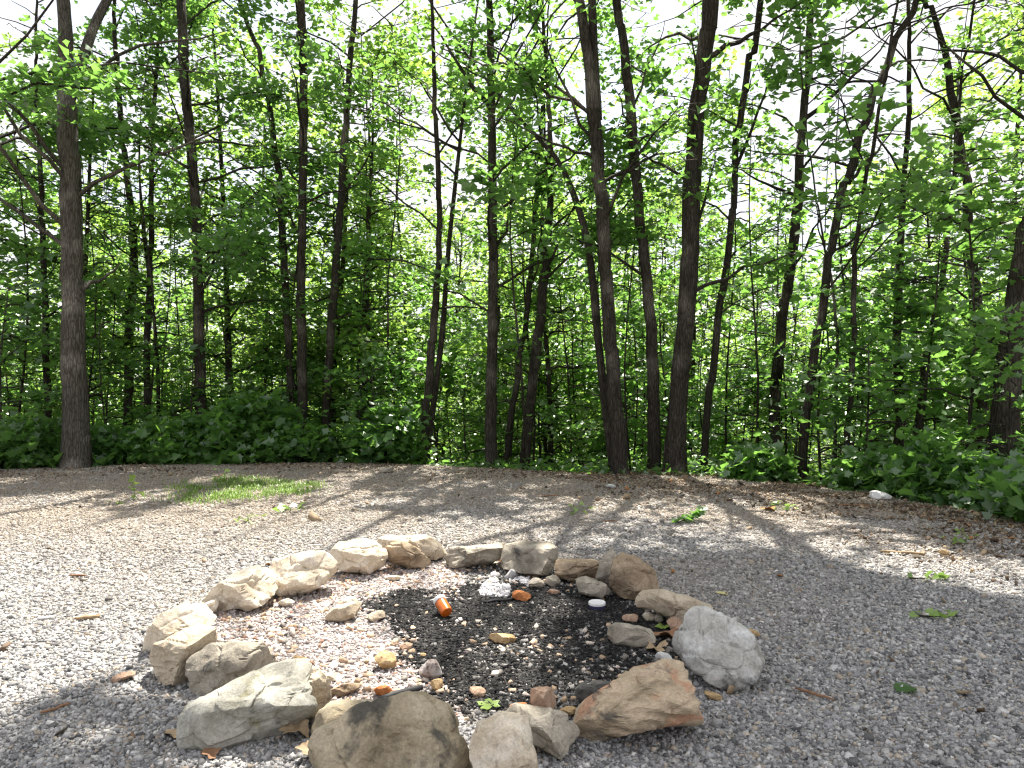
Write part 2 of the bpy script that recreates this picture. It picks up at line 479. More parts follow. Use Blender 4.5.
GREY = [(.205, .203, .205), (.27, .268, .268), (.33, .325, .315), (.38, .37, .36), (.47, .455, .43), (.33, .28, .225), (.10, .10, .102)]
GW = [20, 26, 22, 12, 6, 8, 16]
parts = []
for (y0, y1, dens, rm) in ((1.7, 3.0, 9500, .0064), (3.0, 4.6, 8000, .0067), (4.6, 7.2, 3900, .0078), (7.2, 12.5, 1500, .0090)):
    x, y = scatter(y0, y1, dens)
    inr = ring_at(x, y)
    x, y = x[~inr], y[~inr]
    r = rm * np.exp(RNG.normal(0, .32, len(x)))
    c = (pal(len(x), GREY, GW) * 1.08).clip(0, .8)
    warm = np.clip(fbm(x * .9, y * .9, 61) * 2 - .35 + np.clip((y - 6) / 4, 0, .6), 0, 1)[:, None] * np.clip((y - 3.0) / 4.5, 0.05, 1)[:, None]
    c = c * (1 - warm * .7) + np.array([.29, .23, .165]) * warm * .7
    parts.append(chip_cloud(x, y, r, c))
off = 0; V, Fc, Cc = [], [], []
for v, f, c in parts:
    V.append(v); Fc.append(f + off); Cc.append(c); off += len(v)
gravel = mesh_obj('gravel', np.concatenate(V), np.concatenate(Fc), CHIP, None, {'tone': np.concatenate(Cc)})
tag(gravel, 'loose crushed grey gravel over the clearing round the fire ring', kind='stuff')

# inside the ring
x = RNG.uniform(-2.2, 1.2, 95000); y = RNG.uniform(2.4, 5.4, 95000)
k = ring_at(x, y); x, y = x[k], y[k]
ch = char_at(x, y)
n = fbm(x * 4, y * 4, 71, 3)
pxx, pyy = to_px(x, y)
drop = ch & (RNG.random(len(x)) > np.where((pyy > 635) & (pxx > 510), .5, .16) * (n > .42) * 1.9 + .07)
x, y, ch, pxx, pyy = x[~drop], y[~drop], ch[~drop], pxx[~drop], pyy[~drop]
c = pal(len(x), [(.55, .49, .47), (.40, .34, .32), (.28, .24, .22), (.12, .10, .10), (.70, .66, .63), (.32, .18, .12)], [26, 26, 18, 12, 10, 6])
cc = pal(len(x), [(.22, .21, .20), (.42, .40, .38), (.11, .105, .10), (.04, .038, .036)], [30, 14, 34, 40])
right = (pxx > 465)
c = np.where((ch | right)[:, None], cc, c)
r = .0050 * np.exp(RNG.normal(0, .40, len(x)))
big = RNG.random(len(x)) < np.where(ch, .008, .022); r = np.where(big, RNG.uniform(.010, .019, len(x)), r)
bc = pal(len(x), [(.50, .36, .25), (.42, .30, .20), (.55, .47, .40), (.20, .18, .16)], [3, 3, 3, 2]); 
c = np.where(big[:, None], bc, c)
v, f, col = chip_cloud(x, y, r, c)
pit = mesh_obj('pit_gravel', v, f, CHIP, None, {'tone': col})
tag(pit, 'pale pinkish heat-bleached gravel inside the stone fire ring', kind='stuff')

# charcoal: black crumbs and splinters
x = RNG.uniform(-1.2, 1.2, 90000); y = RNG.uniform(2.6, 5.2, 90000)
k = char_at(x, y); x, y = x[k], y[k]
r = .0042 * np.exp(RNG.normal(0, .45, len(x)).clip(-1, .75))
c = pal(len(x), [(.012, .012, .013), (.024, .023, .023), (.08, .075, .07), (.17, .165, .16)], [60, 30, 10, 4])
v1_, f1_, c1_ = chip_cloud(x, y, r, c, .8, 0, .002)
k = RNG.choice(len(x), 5000); xs, ys = x[k], y[k]
vv, ff, cc_ = chip_cloud(xs, ys, np.full(len(xs), .004), pal(len(xs), [(.012, .012, .012), (.05, .045, .04)], [8, 2]), .6, 0, .006)
ctr = np.repeat(np.stack([xs, ys, ground_z(xs, ys) + .008], -1), 8, 0)
th = np.repeat(RNG.random(len(xs)) * PI, 8); st = np.repeat(RNG.uniform(3, 9, len(xs)), 8)
dl = vv - ctr; al_ = dl[:, 0] * np.cos(th) + dl[:, 1] * np.sin(th)
vv = vv + ((st - 1) * al_)[:, None] * np.stack([np.cos(th), np.sin(th), np.zeros(len(th))], -1)
coal = mesh_obj('charcoal', np.concatenate([v1_, vv]), np.concatenate([f1_, ff + len(v1_)]), CHIP, None, {'tone': np.concatenate([c1_, cc_])})
tag(coal, 'black charred wood crumbs and splinters in the middle of the ring', kind='stuff')

# white ash
ASH = [(478, 592), (484, 584), (500, 572), (515, 575), (528, 580), (531, 588), (520, 589), (512, 588), (508, 598), (494, 598), (484, 597)]
x = RNG.uniform(-.4, .3, 26000); y = RNG.uniform(3.9, 5.2, 26000)
a_, b_ = to_px(x, y); k = in_poly(a_, b_, ASH) & (fbm(x * 14, y * 14, 5, 2) > .40); x, y = x[k][:4200], y[k][:4200]
v, f, c = chip_cloud(x, y, .0065 * np.exp(RNG.normal(0, .45, len(x))), pal(len(x), [(.62, .60, .61), (.45, .44, .44), (.72, .70, .70)], [3, 3, 2], .08), .35, 0, .004)
ash = mesh_obj('ash', v, f, CHIP, None, {'tone': c}); tag(ash, 'flaky white ash heap near the back of the fire ring', kind='stuff')

# leaf litter and bark crumbs on the pad and just past its rim
N = 190000
y = np.sqrt(RNG.uniform(1.9 ** 2, 15 ** 2, N)); x = RNG.uniform(-.82, .82, N) * y
s = past_rim(x, y)
w = np.clip((s + 2.4) / 2.0, 0, 1) * (.35 + .65 * np.clip((x + .5) / 2.5, 0, 1)) * (fbm(x * 1.4, y * 2.2, 81) > .45) + .006
w = np.where(s > .2, .9, w)
k = (RNG.random(N) < w) & ~ring_at(x, y); x, y = x[k], y[k]
c = pal(len(x), [(.20, .135, .085), (.13, .09, .06), (.32, .24, .155), (.34, .17, .07), (.07, .055, .04)], [30, 28, 22, 3, 20])
v, f, col = chip_cloud(x, y, .0085 * np.exp(RNG.normal(0, .5, len(x))), c, .16, 0, .010)
lit = mesh_obj('leaf_litter', v, f, CHIP, None, {'tone': col}); tag(lit, 'dry brown leaf litter and bark crumbs along the edge of the clearing', kind='stuff')

# ------------------------------------------------------------------ rocks
def rock_mat(name, a, b, c, stain=.3, stain_col=(.035, .034, .032), sc_=5.0, patch=None, patch_amt=.0, layer=(1, 1, 1)):
    m, nt, out = new_mat(name)
    tc = node(nt, 'ShaderNodeTexCoord'); mp = node(nt, 'ShaderNodeMapping'); mp.inputs['Scale'].default_value = layer
    mp.inputs['Location'].default_value = (random.random() * 9, random.random() * 9, random.random() * 9)
    mp.inputs['Rotation'].default_value = (0, random.uniform(-.3, .3), 0)
    nt.links.new(tc.outputs['Object'], mp.inputs['Vector'])
    n1 = node(nt, 'ShaderNodeTexNoise', i_Scale=sc_ * 1.5, i_Detail=9.0, i_Roughness=.62, i_Distortion=.6); nt.links.new(mp.outputs[0], n1.inputs['Vector'])
    n2 = node(nt, 'ShaderNodeTexNoise', i_Scale=sc_ * 22, i_Detail=6.0, i_Roughness=.75); nt.links.new(mp.outputs[0], n2.inputs['Vector'])
    n3 = node(nt, 'ShaderNodeTexNoise', i_Scale=sc_ * 1.1, i_Detail=7.0, i_Roughness=.65, i_Distortion=.3)
    mp2 = node(nt, 'ShaderNodeMapping'); mp2.inputs['Location'].default_value = (5.2, 1.3, 7.7); nt.links.new(mp.outputs[0], mp2.inputs['Vector']); nt.links.new(mp2.outputs[0], n3.inputs['Vector'])
    n4 = node(nt, 'ShaderNodeTexNoise', i_Scale=sc_ * 1.8, i_Detail=6.0)
    mp3 = node(nt, 'ShaderNodeMapping'); mp3.inputs['Location'].default_value = (1.2, 8.3, 3.7); nt.links.new(mp.outputs[0], mp3.inputs['Vector']); nt.links.new(mp3.outputs[0], n4.inputs['Vector'])
    base = ramp(nt, n1.outputs['Fac'], [(.32, a), (.5, b), (.68, c)]).outputs[0]
    if patch: base = mixc(nt, ramp(nt, n4.outputs['Fac'], [(.62 - patch_amt * .35, (0, 0, 0)), (.70 - patch_amt * .35, (1, 1, 1))]).outputs[0], base, patch)
    base = mixc(nt, ramp(nt, n3.outputs['Fac'], [(.72 - stain * .35, (0, 0, 0)), (.80 - stain * .35, (.85, .85, .85))]).outputs[0], base, stain_col)
    so = node(nt, 'ShaderNodeAttribute', attribute_name='soot')
    base = mixc(nt, so.outputs['Fac'], base, (.03, .028, .026))
    sp = ramp(nt, n2.outputs['Fac'], [(.35, (.72, .72, .72)), (.62, (1.12, 1.12, 1.12))])
    base = mixc(nt, 1.0, base, sp.outputs[0], 'MULTIPLY')
    ad = node(nt, 'ShaderNodeMath', operation='MULTIPLY_ADD'); ad.inputs[1].default_value = .25
    nt.links.new(n2.outputs['Fac'], ad.inputs[0]); nt.links.new(n1.outputs['Fac'], ad.inputs[2])
    princ(nt, out, base, .85, ad.outputs[0], .75, .03, .25)
    return m

_ico = {}
def ico(level):
    if level not in _ico:
        import bmesh
        bm = bmesh.new(); bmesh.ops.create_icosphere(bm, subdivisions=level, radius=1)
        v = np.array([p.co[:] for p in bm.verts]); f = np.array([[q.index for q in t.verts] for t in bm.faces])
        bm.free(); _ico[level] = (v, f)
    return _ico[level]

def rock(name, poly, label, cat, mat, T=None, planes=(), level=5, facets=10, group=None, rough=1.35, lift=0.0, seed=None, layered=0.0, bury=.0, box=.46, soot=.0):
    """a stone whose outline is POLY (pixels), T thick front to back; planes = extra flat faces (world normal, fraction)"""
    rs = np.random.default_rng(seed if seed is not None else int(sum(p[0] * 3 + p[1] for p in poly)) % 99991)
    poly = np.array(poly, float)
    yb = poly[:, 1].max() + bury
    Y0 = F * H / (yb - HY)
    wpx = np.ptp(poly[:, 0])
    if T is None: T = .8 * wpx / F * Y0
    c_px = (poly.min(0) + poly.max(0)) / 2
    ray = norm(np.array([(c_px[0] - CX) / F, 1.0, -(c_px[1] - HY) / F]))
    Yc = Y0 + T * .30
    C0 = np.array([(c_px[0] - CX) / F * Yc, Yc, H - (c_px[1] - HY) / F * Yc + lift])
    w = -ray
    u = norm(np.cross(np.array([0, 0, 1.0]), w)); v = np.cross(w, u)
    k = Yc / F
    rel = (poly - c_px) * np.array([1, -1]) * k
    ang = np.arctan2(rel[:, 1], rel[:, 0]); rad = np.hypot(rel[:, 0], rel[:, 1])
    # resample the outline finely as a polar radius
    tt = np.linspace(0, 1, 24, endpoint=False)
    nxt = np.roll(rel, -1, 0)
    fine = (rel[:, None] * (1 - tt)[None, :, None] + nxt[:, None] * tt[None, :, None]).reshape(-1, 2)
    fa, fr = np.arctan2(fine[:, 1], fine[:, 0]), np.hypot(fine[:, 0], fine[:, 1])
    o = np.argsort(fa); fa, fr = fa[o], fr[o]
    fa = np.concatenate([fa[-1:] - 2 * PI, fa, fa[:1] + 2 * PI]); fr = np.concatenate([fr[-1:], fr, fr[:1]])
    D, fcs = ico(level)
    th = np.arctan2(D[:, 1], D[:, 0]); s = np.hypot(D[:, 0], D[:, 1]); q = D[:, 2]
    R = np.interp(th, fa, fr)
    s2 = np.sign(s) * np.abs(s) ** box; q2 = np.sign(q) * np.abs(q) ** box
    P = np.stack([np.cos(th) * R * s2, np.sin(th) * R * s2, q2 * T / 2], -1)
    # flat faces
    M = np.stack([u, v, w], 0)                                    # world -> local rows
    nn = []
    for (n_, fr_) in planes: nn.append((M @ norm(np.array(n_, float)), fr_))
    for _ in range(facets):
        d = norm(rs.normal(0, 1, 3) * np.array([1, 1, .9]))
        if d[2] < .45: d[2] = abs(d[2]) + .5; d = norm(d)
        nn.append((d, rs.uniform(.66, .90)))
    for _ in range(3):
        d = norm(rs.normal(0, 1, 3)); d[2] = -abs(d[2]) - .4; nn.append((norm(d), rs.uniform(.75, .95)))
    for d, fr_ in nn:
        h = P @ d; lim = h.max() * fr_
        P = P - np.maximum(h - lim, 0)[:, None] * d[None] * .97
    size = max(np.ptp(P[:, 0]), np.ptp(P[:, 1]))
    # roughness
    nr = norm(P)
    offv = Vector(rs.uniform(0, 50, 3).tolist())
    amp = np.empty(len(P))
    sc1 = 3.2 / size
    for i, p in enumerate(P):
        pv = Vector(p.tolist())
        a = mnoise.fractal(pv * sc1 + offv, .9, 2.1, 6) * .020
        b = -abs(mnoise.noise(Vector((p[0] * sc1 * 1.1, p[1] * sc1 * (1.1 + 2.5 * layered), p[2] * sc1 * 1.1)) + offv)) * .05
        cell = mnoise.voronoi(pv * sc1 * .8 + offv)[0]
        amp[i] = a + b - max(0, .09 - (cell[1] - cell[0])) * .28
    P = P + nr * (amp * size * rough)[:, None]
    for a_ in (0, 1):                                             # the finished stone has the outline's full width and height
        lo_, hi_ = P[:, a_].min(), P[:, a_].max(); sc_a = (1.06, .99)[a_]; l2, h2 = rel[:, a_].min() * sc_a, rel[:, a_].max() * sc_a
        P[:, a_] = l2 + (P[:, a_] - lo_) / (hi_ - lo_) * (h2 - l2)
    W = P @ M + C0
    # soot where the stone faces the fire
    ctr = np.array([-.12, 3.75, .0]); dr = norm(ctr - C0); dd = norm(W - C0) @ dr
    so = np.clip(dd * 1.5 - .7 + (fbm(W[:, 0] * 9 + W[:, 2] * 7, W[:, 1] * 9, 33, 4) - .5) * 2.2, 0, 1) * soot
    return tag(mesh_obj(name, W, fcs, mat, None, {'soot': so}, True, C0), label, cat, group)

def auto_smooth(o, ang=28):
    me = o.data
    try:
        me.set_sharp_from_angle(angle=math.radians(ang))
    except Exception: pass

TAN = rock_mat('tan_sandstone', (.30, .23, .16), (.46, .385, .285), (.58, .50, .39), .15)
CREAM = rock_mat('cream_sandstone', (.44, .35, .24), (.60, .52, .41), (.70, .64, .55), .12, (.20, .13, .09), 4)
BROWN = rock_mat('brown_sandstone', (.19, .135, .085), (.32, .24, .16), (.44, .35, .25), .22)
GREYT = rock_mat('grey_tan_stone', (.19, .165, .13), (.31, .275, .22), (.43, .385, .315), .4, (.05, .05, .048))
FRONT = rock_mat('mottled_brown_grey_stone', (.20, .16, .105), (.35, .29, .195), (.47, .40, .29), .45, (.055, .055, .05), 4)
WHITE = rock_mat('pale_speckled_stone', (.32, .30, .26), (.48, .465, .43), (.64, .64, .62), .45, (.045, .045, .045), 4)
ORNG = rock_mat('orange_layered_sandstone', (.30, .24, .16), (.50, .395, .275), (.60, .46, .335), .42, (.10, .095, .09), 3.2, (.47, .27, .17), .17, (1, 1, 3.0))
GRN = rock_mat('green_grey_stone', (.22, .21, .165), (.38, .365, .31), (.50, .485, .43), .30, (.05, .05, .045), 4, (.22, .20, .10), .1)

GR = 'stones of the fire ring'
UP = ((0, .15, 1), .62)
ring = [
 dict(poly=[(187, 712), (190, 700), (225, 684), (247, 675), (270, 668), (300, 665), (312, 668), (306, 700), (312, 716), (306, 730), (285, 741), (262, 747), (240, 750), (205, 746), (190, 735)], mat=GRN, T=.42, planes=[((-.12, -.28, 1), .46), ((.75, -.6, .35), .78)], label='big pale grey-green boulder with sunlit top at the front left of the ring'),
 dict(poly=[(284, 690), (290, 672), (303, 666), (318, 671), (328, 684), (330, 700), (322, 712), (312, 722), (296, 716)], mat=TAN, T=.26, planes=[((-.5, .0, 1), .7)], label='yellowish stone with dark hollow wedged right of the big pale boulder'),
 dict(poly=[(192, 655), (205, 645), (215, 641), (240, 643), (262, 648), (271, 660), (272, 672), (262, 690), (225, 694), (205, 695), (196, 688), (191, 670)], mat=GREYT, T=.30, planes=[((0, -.85, .6), .70)], label='rounded grey-brown stone just behind the big pale boulder'),
 dict(poly=[(154, 645), (175, 636), (200, 625), (213, 635), (214, 650), (198, 657), (190, 668), (188, 684), (168, 684), (160, 668)], mat=TAN, T=.30, planes=[((0, -.25, 1), .58), ((-.9, -.4, .2), .8)], layered=.6, label='blocky tan stone with flat grey top at the left end of the ring'),
 dict(poly=[(148, 642), (158, 625), (166, 613), (185, 603), (203, 606), (213, 622), (195, 634), (165, 648), (152, 650)], mat=CREAM, T=.26, planes=[((.35, -.2, 1), .50), ((-1, -.5, .1), .7)], label='stone with sunlit top and dark left face, leftmost in the ring'),
 dict(poly=[(205, 600), (215, 585), (235, 572), (255, 566), (270, 574), (274, 592), (262, 607), (245, 611), (225, 612), (212, 610)], mat=CREAM, T=.40, planes=[((0, -.45, 1), .50), ((-.1, -.9, .2), .8)], label='bleached cream stone with a brown crack, second from the left end of the back arc'),
 dict(poly=[(264, 573), (270, 560), (290, 554), (310, 551), (325, 553), (335, 565), (335, 575), (320, 588), (300, 597), (285, 597), (275, 588)], mat=CREAM, T=.34, planes=[((.1, -.45, 1), .52), ((-.6, -.8, .1), .78)], label='bleached cream stone with shaded brown underside at the back left of the ring'),
 dict(poly=[(330, 552), (340, 541), (360, 538), (375, 543), (386, 553), (384, 567), (365, 575), (350, 572), (335, 568)], mat=CREAM, T=.32, planes=[((0, -.4, 1), .55), ((.5, -.8, .2), .8)], label='knobbly cream stone left of the brown pair at the back of the ring'),
 dict(poly=[(386, 548), (393, 541), (405, 541), (418, 549), (430, 562), (424, 569), (408, 569), (390, 561), (386, 555)], mat=BROWN, T=.22, planes=[((-.2, -.9, .35), .75)], label='smooth brown stone leaning at the back of the ring'),
 dict(poly=[(379, 543), (384, 536), (402, 534), (428, 534), (438, 544), (446, 556), (436, 561), (420, 560), (385, 552)], mat=TAN, T=.26, planes=[((0, 0, 1), .55), ((.6, -.5, .6), .7)], label='flat-topped tan stone behind the smooth brown leaning one'),
 dict(poly=[(446, 558), (450, 547), (475, 545), (502, 543), (503, 558), (488, 565), (470, 569), (447, 567)], mat=GREYT, T=.34, planes=[((0, -.05, 1), .62), ((0, -1, .05), .85)], layered=.8, label='low flat slab between the brown pair and the grey block at the back'),
 dict(poly=[(502, 560), (507, 544), (525, 540), (550, 541), (557, 549), (555, 565), (547, 575), (525, 575), (504, 568)], mat=GREYT, T=.34, planes=[((.1, -.12, 1), .55), ((0, -1, .3), .72)], label='squarish grey-brown block at the middle of the back arc'),
 dict(poly=[(555, 567), (559, 560), (580, 558), (600, 559), (604, 568), (596, 578), (575, 583), (557, 577)], mat=BROWN, T=.26, planes=[((0, .1, 1), .6)], layered=.6, label='low brown stone right of the squarish grey-brown block'),
 dict(poly=[(596, 575), (602, 557), (612, 549), (619, 560), (615, 575), (610, 589), (598, 590)], mat=GREYT, T=.16, planes=[((-.3, -1, .3), .6)], label='pointed grey stone standing upright at the back right of the ring'),
 dict(poly=[(611, 578), (614, 560), (622, 552), (640, 558), (655, 570), (658, 588), (648, 595), (632, 600), (618, 596), (612, 587)], mat=BROWN, T=.26, planes=[((-.4, -1, .35), .66), ((.8, -.7, .3), .75)], label='chunky brown stone with a crumbling top, right of the pointed grey one'),
 dict(poly=[(576, 580), (586, 576), (604, 583), (611, 592), (600, 598), (580, 594)], mat=GREYT, T=.14, planes=[((0, -.1, 1), .6)], level=4, label='small flat stone at the foot of the pointed grey one'),
 dict(poly=[(637, 603), (645, 593), (662, 590), (690, 597), (708, 604), (712, 616), (700, 626), (685, 628), (672, 624), (655, 612), (640, 611)], mat=TAN, T=.26, planes=[((-.1, -.5, 1), .68)], label='long low tan stone beside the big speckled boulder on the right'),
 dict(poly=[(675, 656), (682, 640), (690, 622), (705, 612), (717, 606), (722, 610), (735, 622), (748, 632), (757, 645), (760, 657), (752, 676), (740, 689), (728, 687), (712, 682), (695, 671), (683, 664)], mat=WHITE, T=.36, planes=[((.25, -.9, .55), .62), ((-.9, -.5, .5), .72), ((.5, .2, 1), .75)], label='big white-speckled boulder with a dark top at the right end of the ring'),
 dict(poly=[(578, 715), (585, 705), (610, 686), (620, 676), (640, 667), (660, 660), (686, 658), (692, 680), (698, 705), (699, 717), (675, 721), (640, 728), (618, 735), (595, 747), (582, 738), (577, 725)], mat=ORNG, T=.34, planes=[((-.1, -.55, 1), .60), ((-1, -.3, .2), .86)], layered=1.2, label='large orange-tan layered slab at the front right of the ring'),
 dict(poly=[(474, 735), (480, 722), (500, 714), (515, 714), (529, 720), (531, 735), (535, 768), (538, 800), (510, 812), (484, 806), (476, 775), (471, 748)], mat=CREAM, T=.22, planes=[((0, -.6, 1), .70)], label='pale yellow upright block at the bottom edge between two boulders'),
 dict(poly=[(506, 716), (514, 705), (540, 709), (565, 712), (577, 722), (578, 735), (570, 747), (561, 757), (548, 752), (534, 744), (515, 732)], mat=GREYT, T=.20, planes=[((0, -.1, 1), .58), ((.6, -.8, .2), .72)], label='grey and brown wedge right of the pale yellow upright block'),
 dict(poly=[(312, 745), (318, 726), (345, 714), (372, 702), (405, 697), (425, 698), (445, 710), (458, 728), (465, 748), (467, 770), (458, 795), (400, 808), (345, 792), (318, 772)], mat=FRONT, T=.42, planes=[((.05, -.62, 1), .66), ((.8, -.5, .5), .8)], label='largest boulder, brown and grey with dark blotches, at the front of the ring'),
 dict(poly=[(313, 724), (320, 708), (332, 700), (360, 701), (388, 703), (375, 714), (350, 722), (330, 735), (318, 738)], mat=FRONT, T=.24, planes=[((0, -.2, 1), .6)], level=4, label='grey-brown ledge of stone behind the left of the largest boulder'),
]
for d in ring:
    o = rock('ring_stone', d['poly'], d['label'], 'stone', d['mat'], d.get('T'), d.get('planes', ()), d.get('level', 5), group=GR, layered=d.get('layered', 0), bury=3, soot=0 if d['mat'] is CREAM or d['mat'] is TAN else .38)
    auto_smooth(o)

def blob(px, py, w, h, j=.18, n=9, seed=0, rot=0):
    rs = np.random.default_rng(seed + int(px * 7 + py))
    a = np.arange(n) / n * 2 * PI + rs.uniform(-.2, .2, n)
    r = 1 + rs.uniform(-j, j, n)
    x_, y_ = np.cos(a) * w / 2 * r, np.sin(a) * h / 2 * r
    c, s = math.cos(rot), math.sin(rot)
    return list(zip(px + x_ * c - y_ * s, py + x_ * s + y_ * c))

BRICK = rock_mat('orange_brick', (.42, .13, .04), (.52, .20, .07), (.58, .27, .11), .1, sc_=14)
OCHRE = rock_mat('ochre_stone', (.36, .23, .11), (.47, .32, .16), (.54, .40, .23), .1, sc_=12)
PINK = rock_mat('pink_tan_stone', (.38, .24, .16), (.50, .34, .24), (.56, .43, .33), .12, sc_=12)
SLATE = rock_mat('dark_grey_slate', (.07, .07, .066), (.13, .125, .115), (.20, .19, .17), .2, sc_=10)
CHALK = rock_mat('white_stone', (.62, .60, .58), (.74, .73, .71), (.8, .79, .78), .0, sc_=12)
BURNT = rock_mat('half_burnt_stone', (.10, .06, .04), (.42, .36, .33), (.68, .65, .62), .5, (.05, .02, .015), 12)
small = [
 (206, 609, 24, 14, CREAM, 'small bleached stone filling the gap before the second stone of the back arc', -.5),
 (286, 603, 14, 8, CREAM, 'pale chip at the foot of the bleached stones at the back left', 0),
 (344, 612, 34, 17, TAN, 'cracked tan stone with a dark split on the left of the ring floor', -.45),
 (350, 603, 15, 12, CREAM, 'cream chip resting against the cracked tan stone', 0),
 (377, 616, 18, 10, TAN, 'small rounded tan stone at the left edge of the black ash', -.2),
 (387, 660, 21, 19, OCHRE, 'sunlit yellow-ochre stone on the left of the black ash', 0),
 (383, 691, 17, 12, BRICK, 'bright orange brick chip behind the largest boulder', 0),
 (431, 670, 20, 19, BURNT, 'split stone, half white and half burnt brown', .3),
 (437, 684, 13, 12, OCHRE, 'pointed orange-tan chip in front of the half burnt stone', 0),
 (478, 692, 17, 12, PINK, 'pinkish pebble just above the green star-shaped leaf', .3),
 (519, 708, 20, 12, BRICK, 'red-orange brick piece behind the pale yellow upright block', 0),
 (543, 700, 26, 26, PINK, 'upright angular pink-tan chip at the front of the ash', .2),
 (567, 711, 18, 10, OCHRE, 'small orange-brown chip left of the orange slab', -.3),
 (588, 694, 30, 22, SLATE, 'dark flat slate lying inside the front right of the ring', .1),
 (604, 685, 28, 9, SLATE, 'thin dark slate on top of the flat one', .05),
 (631, 636, 46, 26, GREYT, 'fist-sized grey stone on the right of the ring floor', .12),
 (630, 618, 16, 9, PINK, 'low brownish pebble behind the fist-sized grey stone', 0),
 (649, 617, 13, 10, CREAM, 'pale yellow pebble beside the long low tan stone', .4),
 (659, 618, 9, 9, GREYT, 'tiny grey pebble right of the pale yellow pebble', 0),
 (675, 623, 15, 14, PINK, 'reddish chip leaning under the long low tan stone', 0),
 (664, 657, 17, 9, CHALK, 'bright white stone behind the orange slab', .3),
 (521, 596, 17, 12, BRICK, 'orange brick piece burnt black below, near the white ash', .15),
 (503, 639, 31, 11, OCHRE, 'long orange-ochre stone in the middle of the black ash', .12),
 (553, 581, 14, 14, GREYT, 'grey-brown pebble in front of the squarish grey-brown block', 0),
 (554, 592, 14, 6, PINK, 'flat pinkish pebble on the charcoal near the back', .1),
 (537, 583, 15, 9, CREAM, 'pale chip right of the white ash', .2),
 (299, 661, 19, 11, OCHRE, 'yellow-brown pebble behind the big pale boulder', .1),
 (343, 690, 32, 11, BROWN, 'flat brown flagstone behind the grey-brown ledge', -.2),
 (330, 677, 28, 9, CREAM, 'flat cream chip on the bright gravel behind the brown flagstone', .05),
 (372, 567, 22, 8, PINK, 'flat pinkish chip in front of the knobbly cream stone', -.25),
 (395, 578, 18, 6, CREAM, 'thin cream flake in front of the smooth brown stone', .05),
 (423, 655, 7, 5, OCHRE, 'very small ochre crumb in the black ash', 0),
 (406, 646, 11, 8, PINK, 'small tan pebble beyond the sunlit yellow-ochre stone', 0),
 (714, 696, 18, 9, OCHRE, 'ochre stone on the gravel outside the ring, below the speckled boulder', .35),
 (754, 633, 14, 7, OCHRE, 'ochre pebble on the gravel to the right of the speckled boulder', .3),
 (880, 496, 22, 9, CHALK, 'white stone at the far right rim of the gravel clearing', .1),
 (386, 208 + 262, 14, 6, GREYT, 'grey stone on the far rim of the gravel near the middle', 0),
 (122, 677, 22, 9, PINK, 'tan stone lying just left of the ring', -.25),
 (611, 486, 10, 4, CHALK, 'small whitish stone on the far gravel before the twin trunk', 0),
 (944, 552, 9, 6, OCHRE, 'small ochre pebble on the shaded gravel far right', 0),
]
for i, (px, py, w, h, mat, lab, rot) in enumerate(small):
    o = rock('stone', blob(px, py, w, h, seed=i, rot=rot), lab, 'stone', mat, T=.75 * w / F * (F * H / (py + h / 2 - HY)) + .01, planes=[((0, -.2, 1), .8)], level=3, facets=7, bury=1)
    auto_smooth(o, 25)

# ------------------------------------------------------------------ tree builder
def limb(tb, cr, p0, az, L, rise, r0, ncl, nleaf, leafsize, rs, twigs=True, cl=(.26, .10), t0=.32, droop=.25, side=.34, keep=True, maple=False):
    d = np.array([math.cos(az), math.sin(az), 0.0])
    t = np.linspace(0, 1, 7)
    bend = np.array([-math.sin(az), math.cos(az), 0]) * rs.uniform(-.18, .18) * L
    P = p0 + d * (L * t)[:, None] + np.array([0, 0, 1.0]) * (rise * L * t - droop * L * t * t)[:, None] + bend * (t * t)[:, None]
    P[1:-1] += rs.normal(0, .018 * L, (5, 3))
    if keep:
        gap = sun_gap(P)
        if gap < .36: return
    tb.tube(P, r0 * (1 - t) ** .8 + .005, 5 if r0 > .03 else 4, .15, cap=False)
    for k in range(ncl):
        tt = rs.uniform(t0, 1.05)
        c = np.array([np.interp(min(tt, 1), t, P[:, a]) for a in range(3)])
        c2 = c + np.array([rs.normal(0, side), rs.normal(0, side), rs.normal(.02, side * .45)]) * (.5 + .7 * tt) + d * .15
        if keep and sun_gap(c2) < .12: continue
        if mnoise.noise(Vector((c2 * .8).tolist())) < (-.10 if keep else .03): continue
        if twigs: tb.tube(np.array([c, (c + c2) / 2 + rs.normal(0, .03, 3), c2]), [.009, .006, .003], 3, cap=False)
        N = max(4, int(nleaf * rs.uniform(.7, 2.2)))
        q = c2 + rs.normal(0, 1, (N, 3)) * np.array([cl[0], cl[0], cl[1]]) * rs.uniform(.7, 1.3)
        cr.leaves(q, leafsize, keep=keep, maple=maple)

def along(P, z):
    return np.array([np.interp(z, P[:, 2], P[:, 0]), np.interp(z, P[:, 2], P[:, 1]), z])

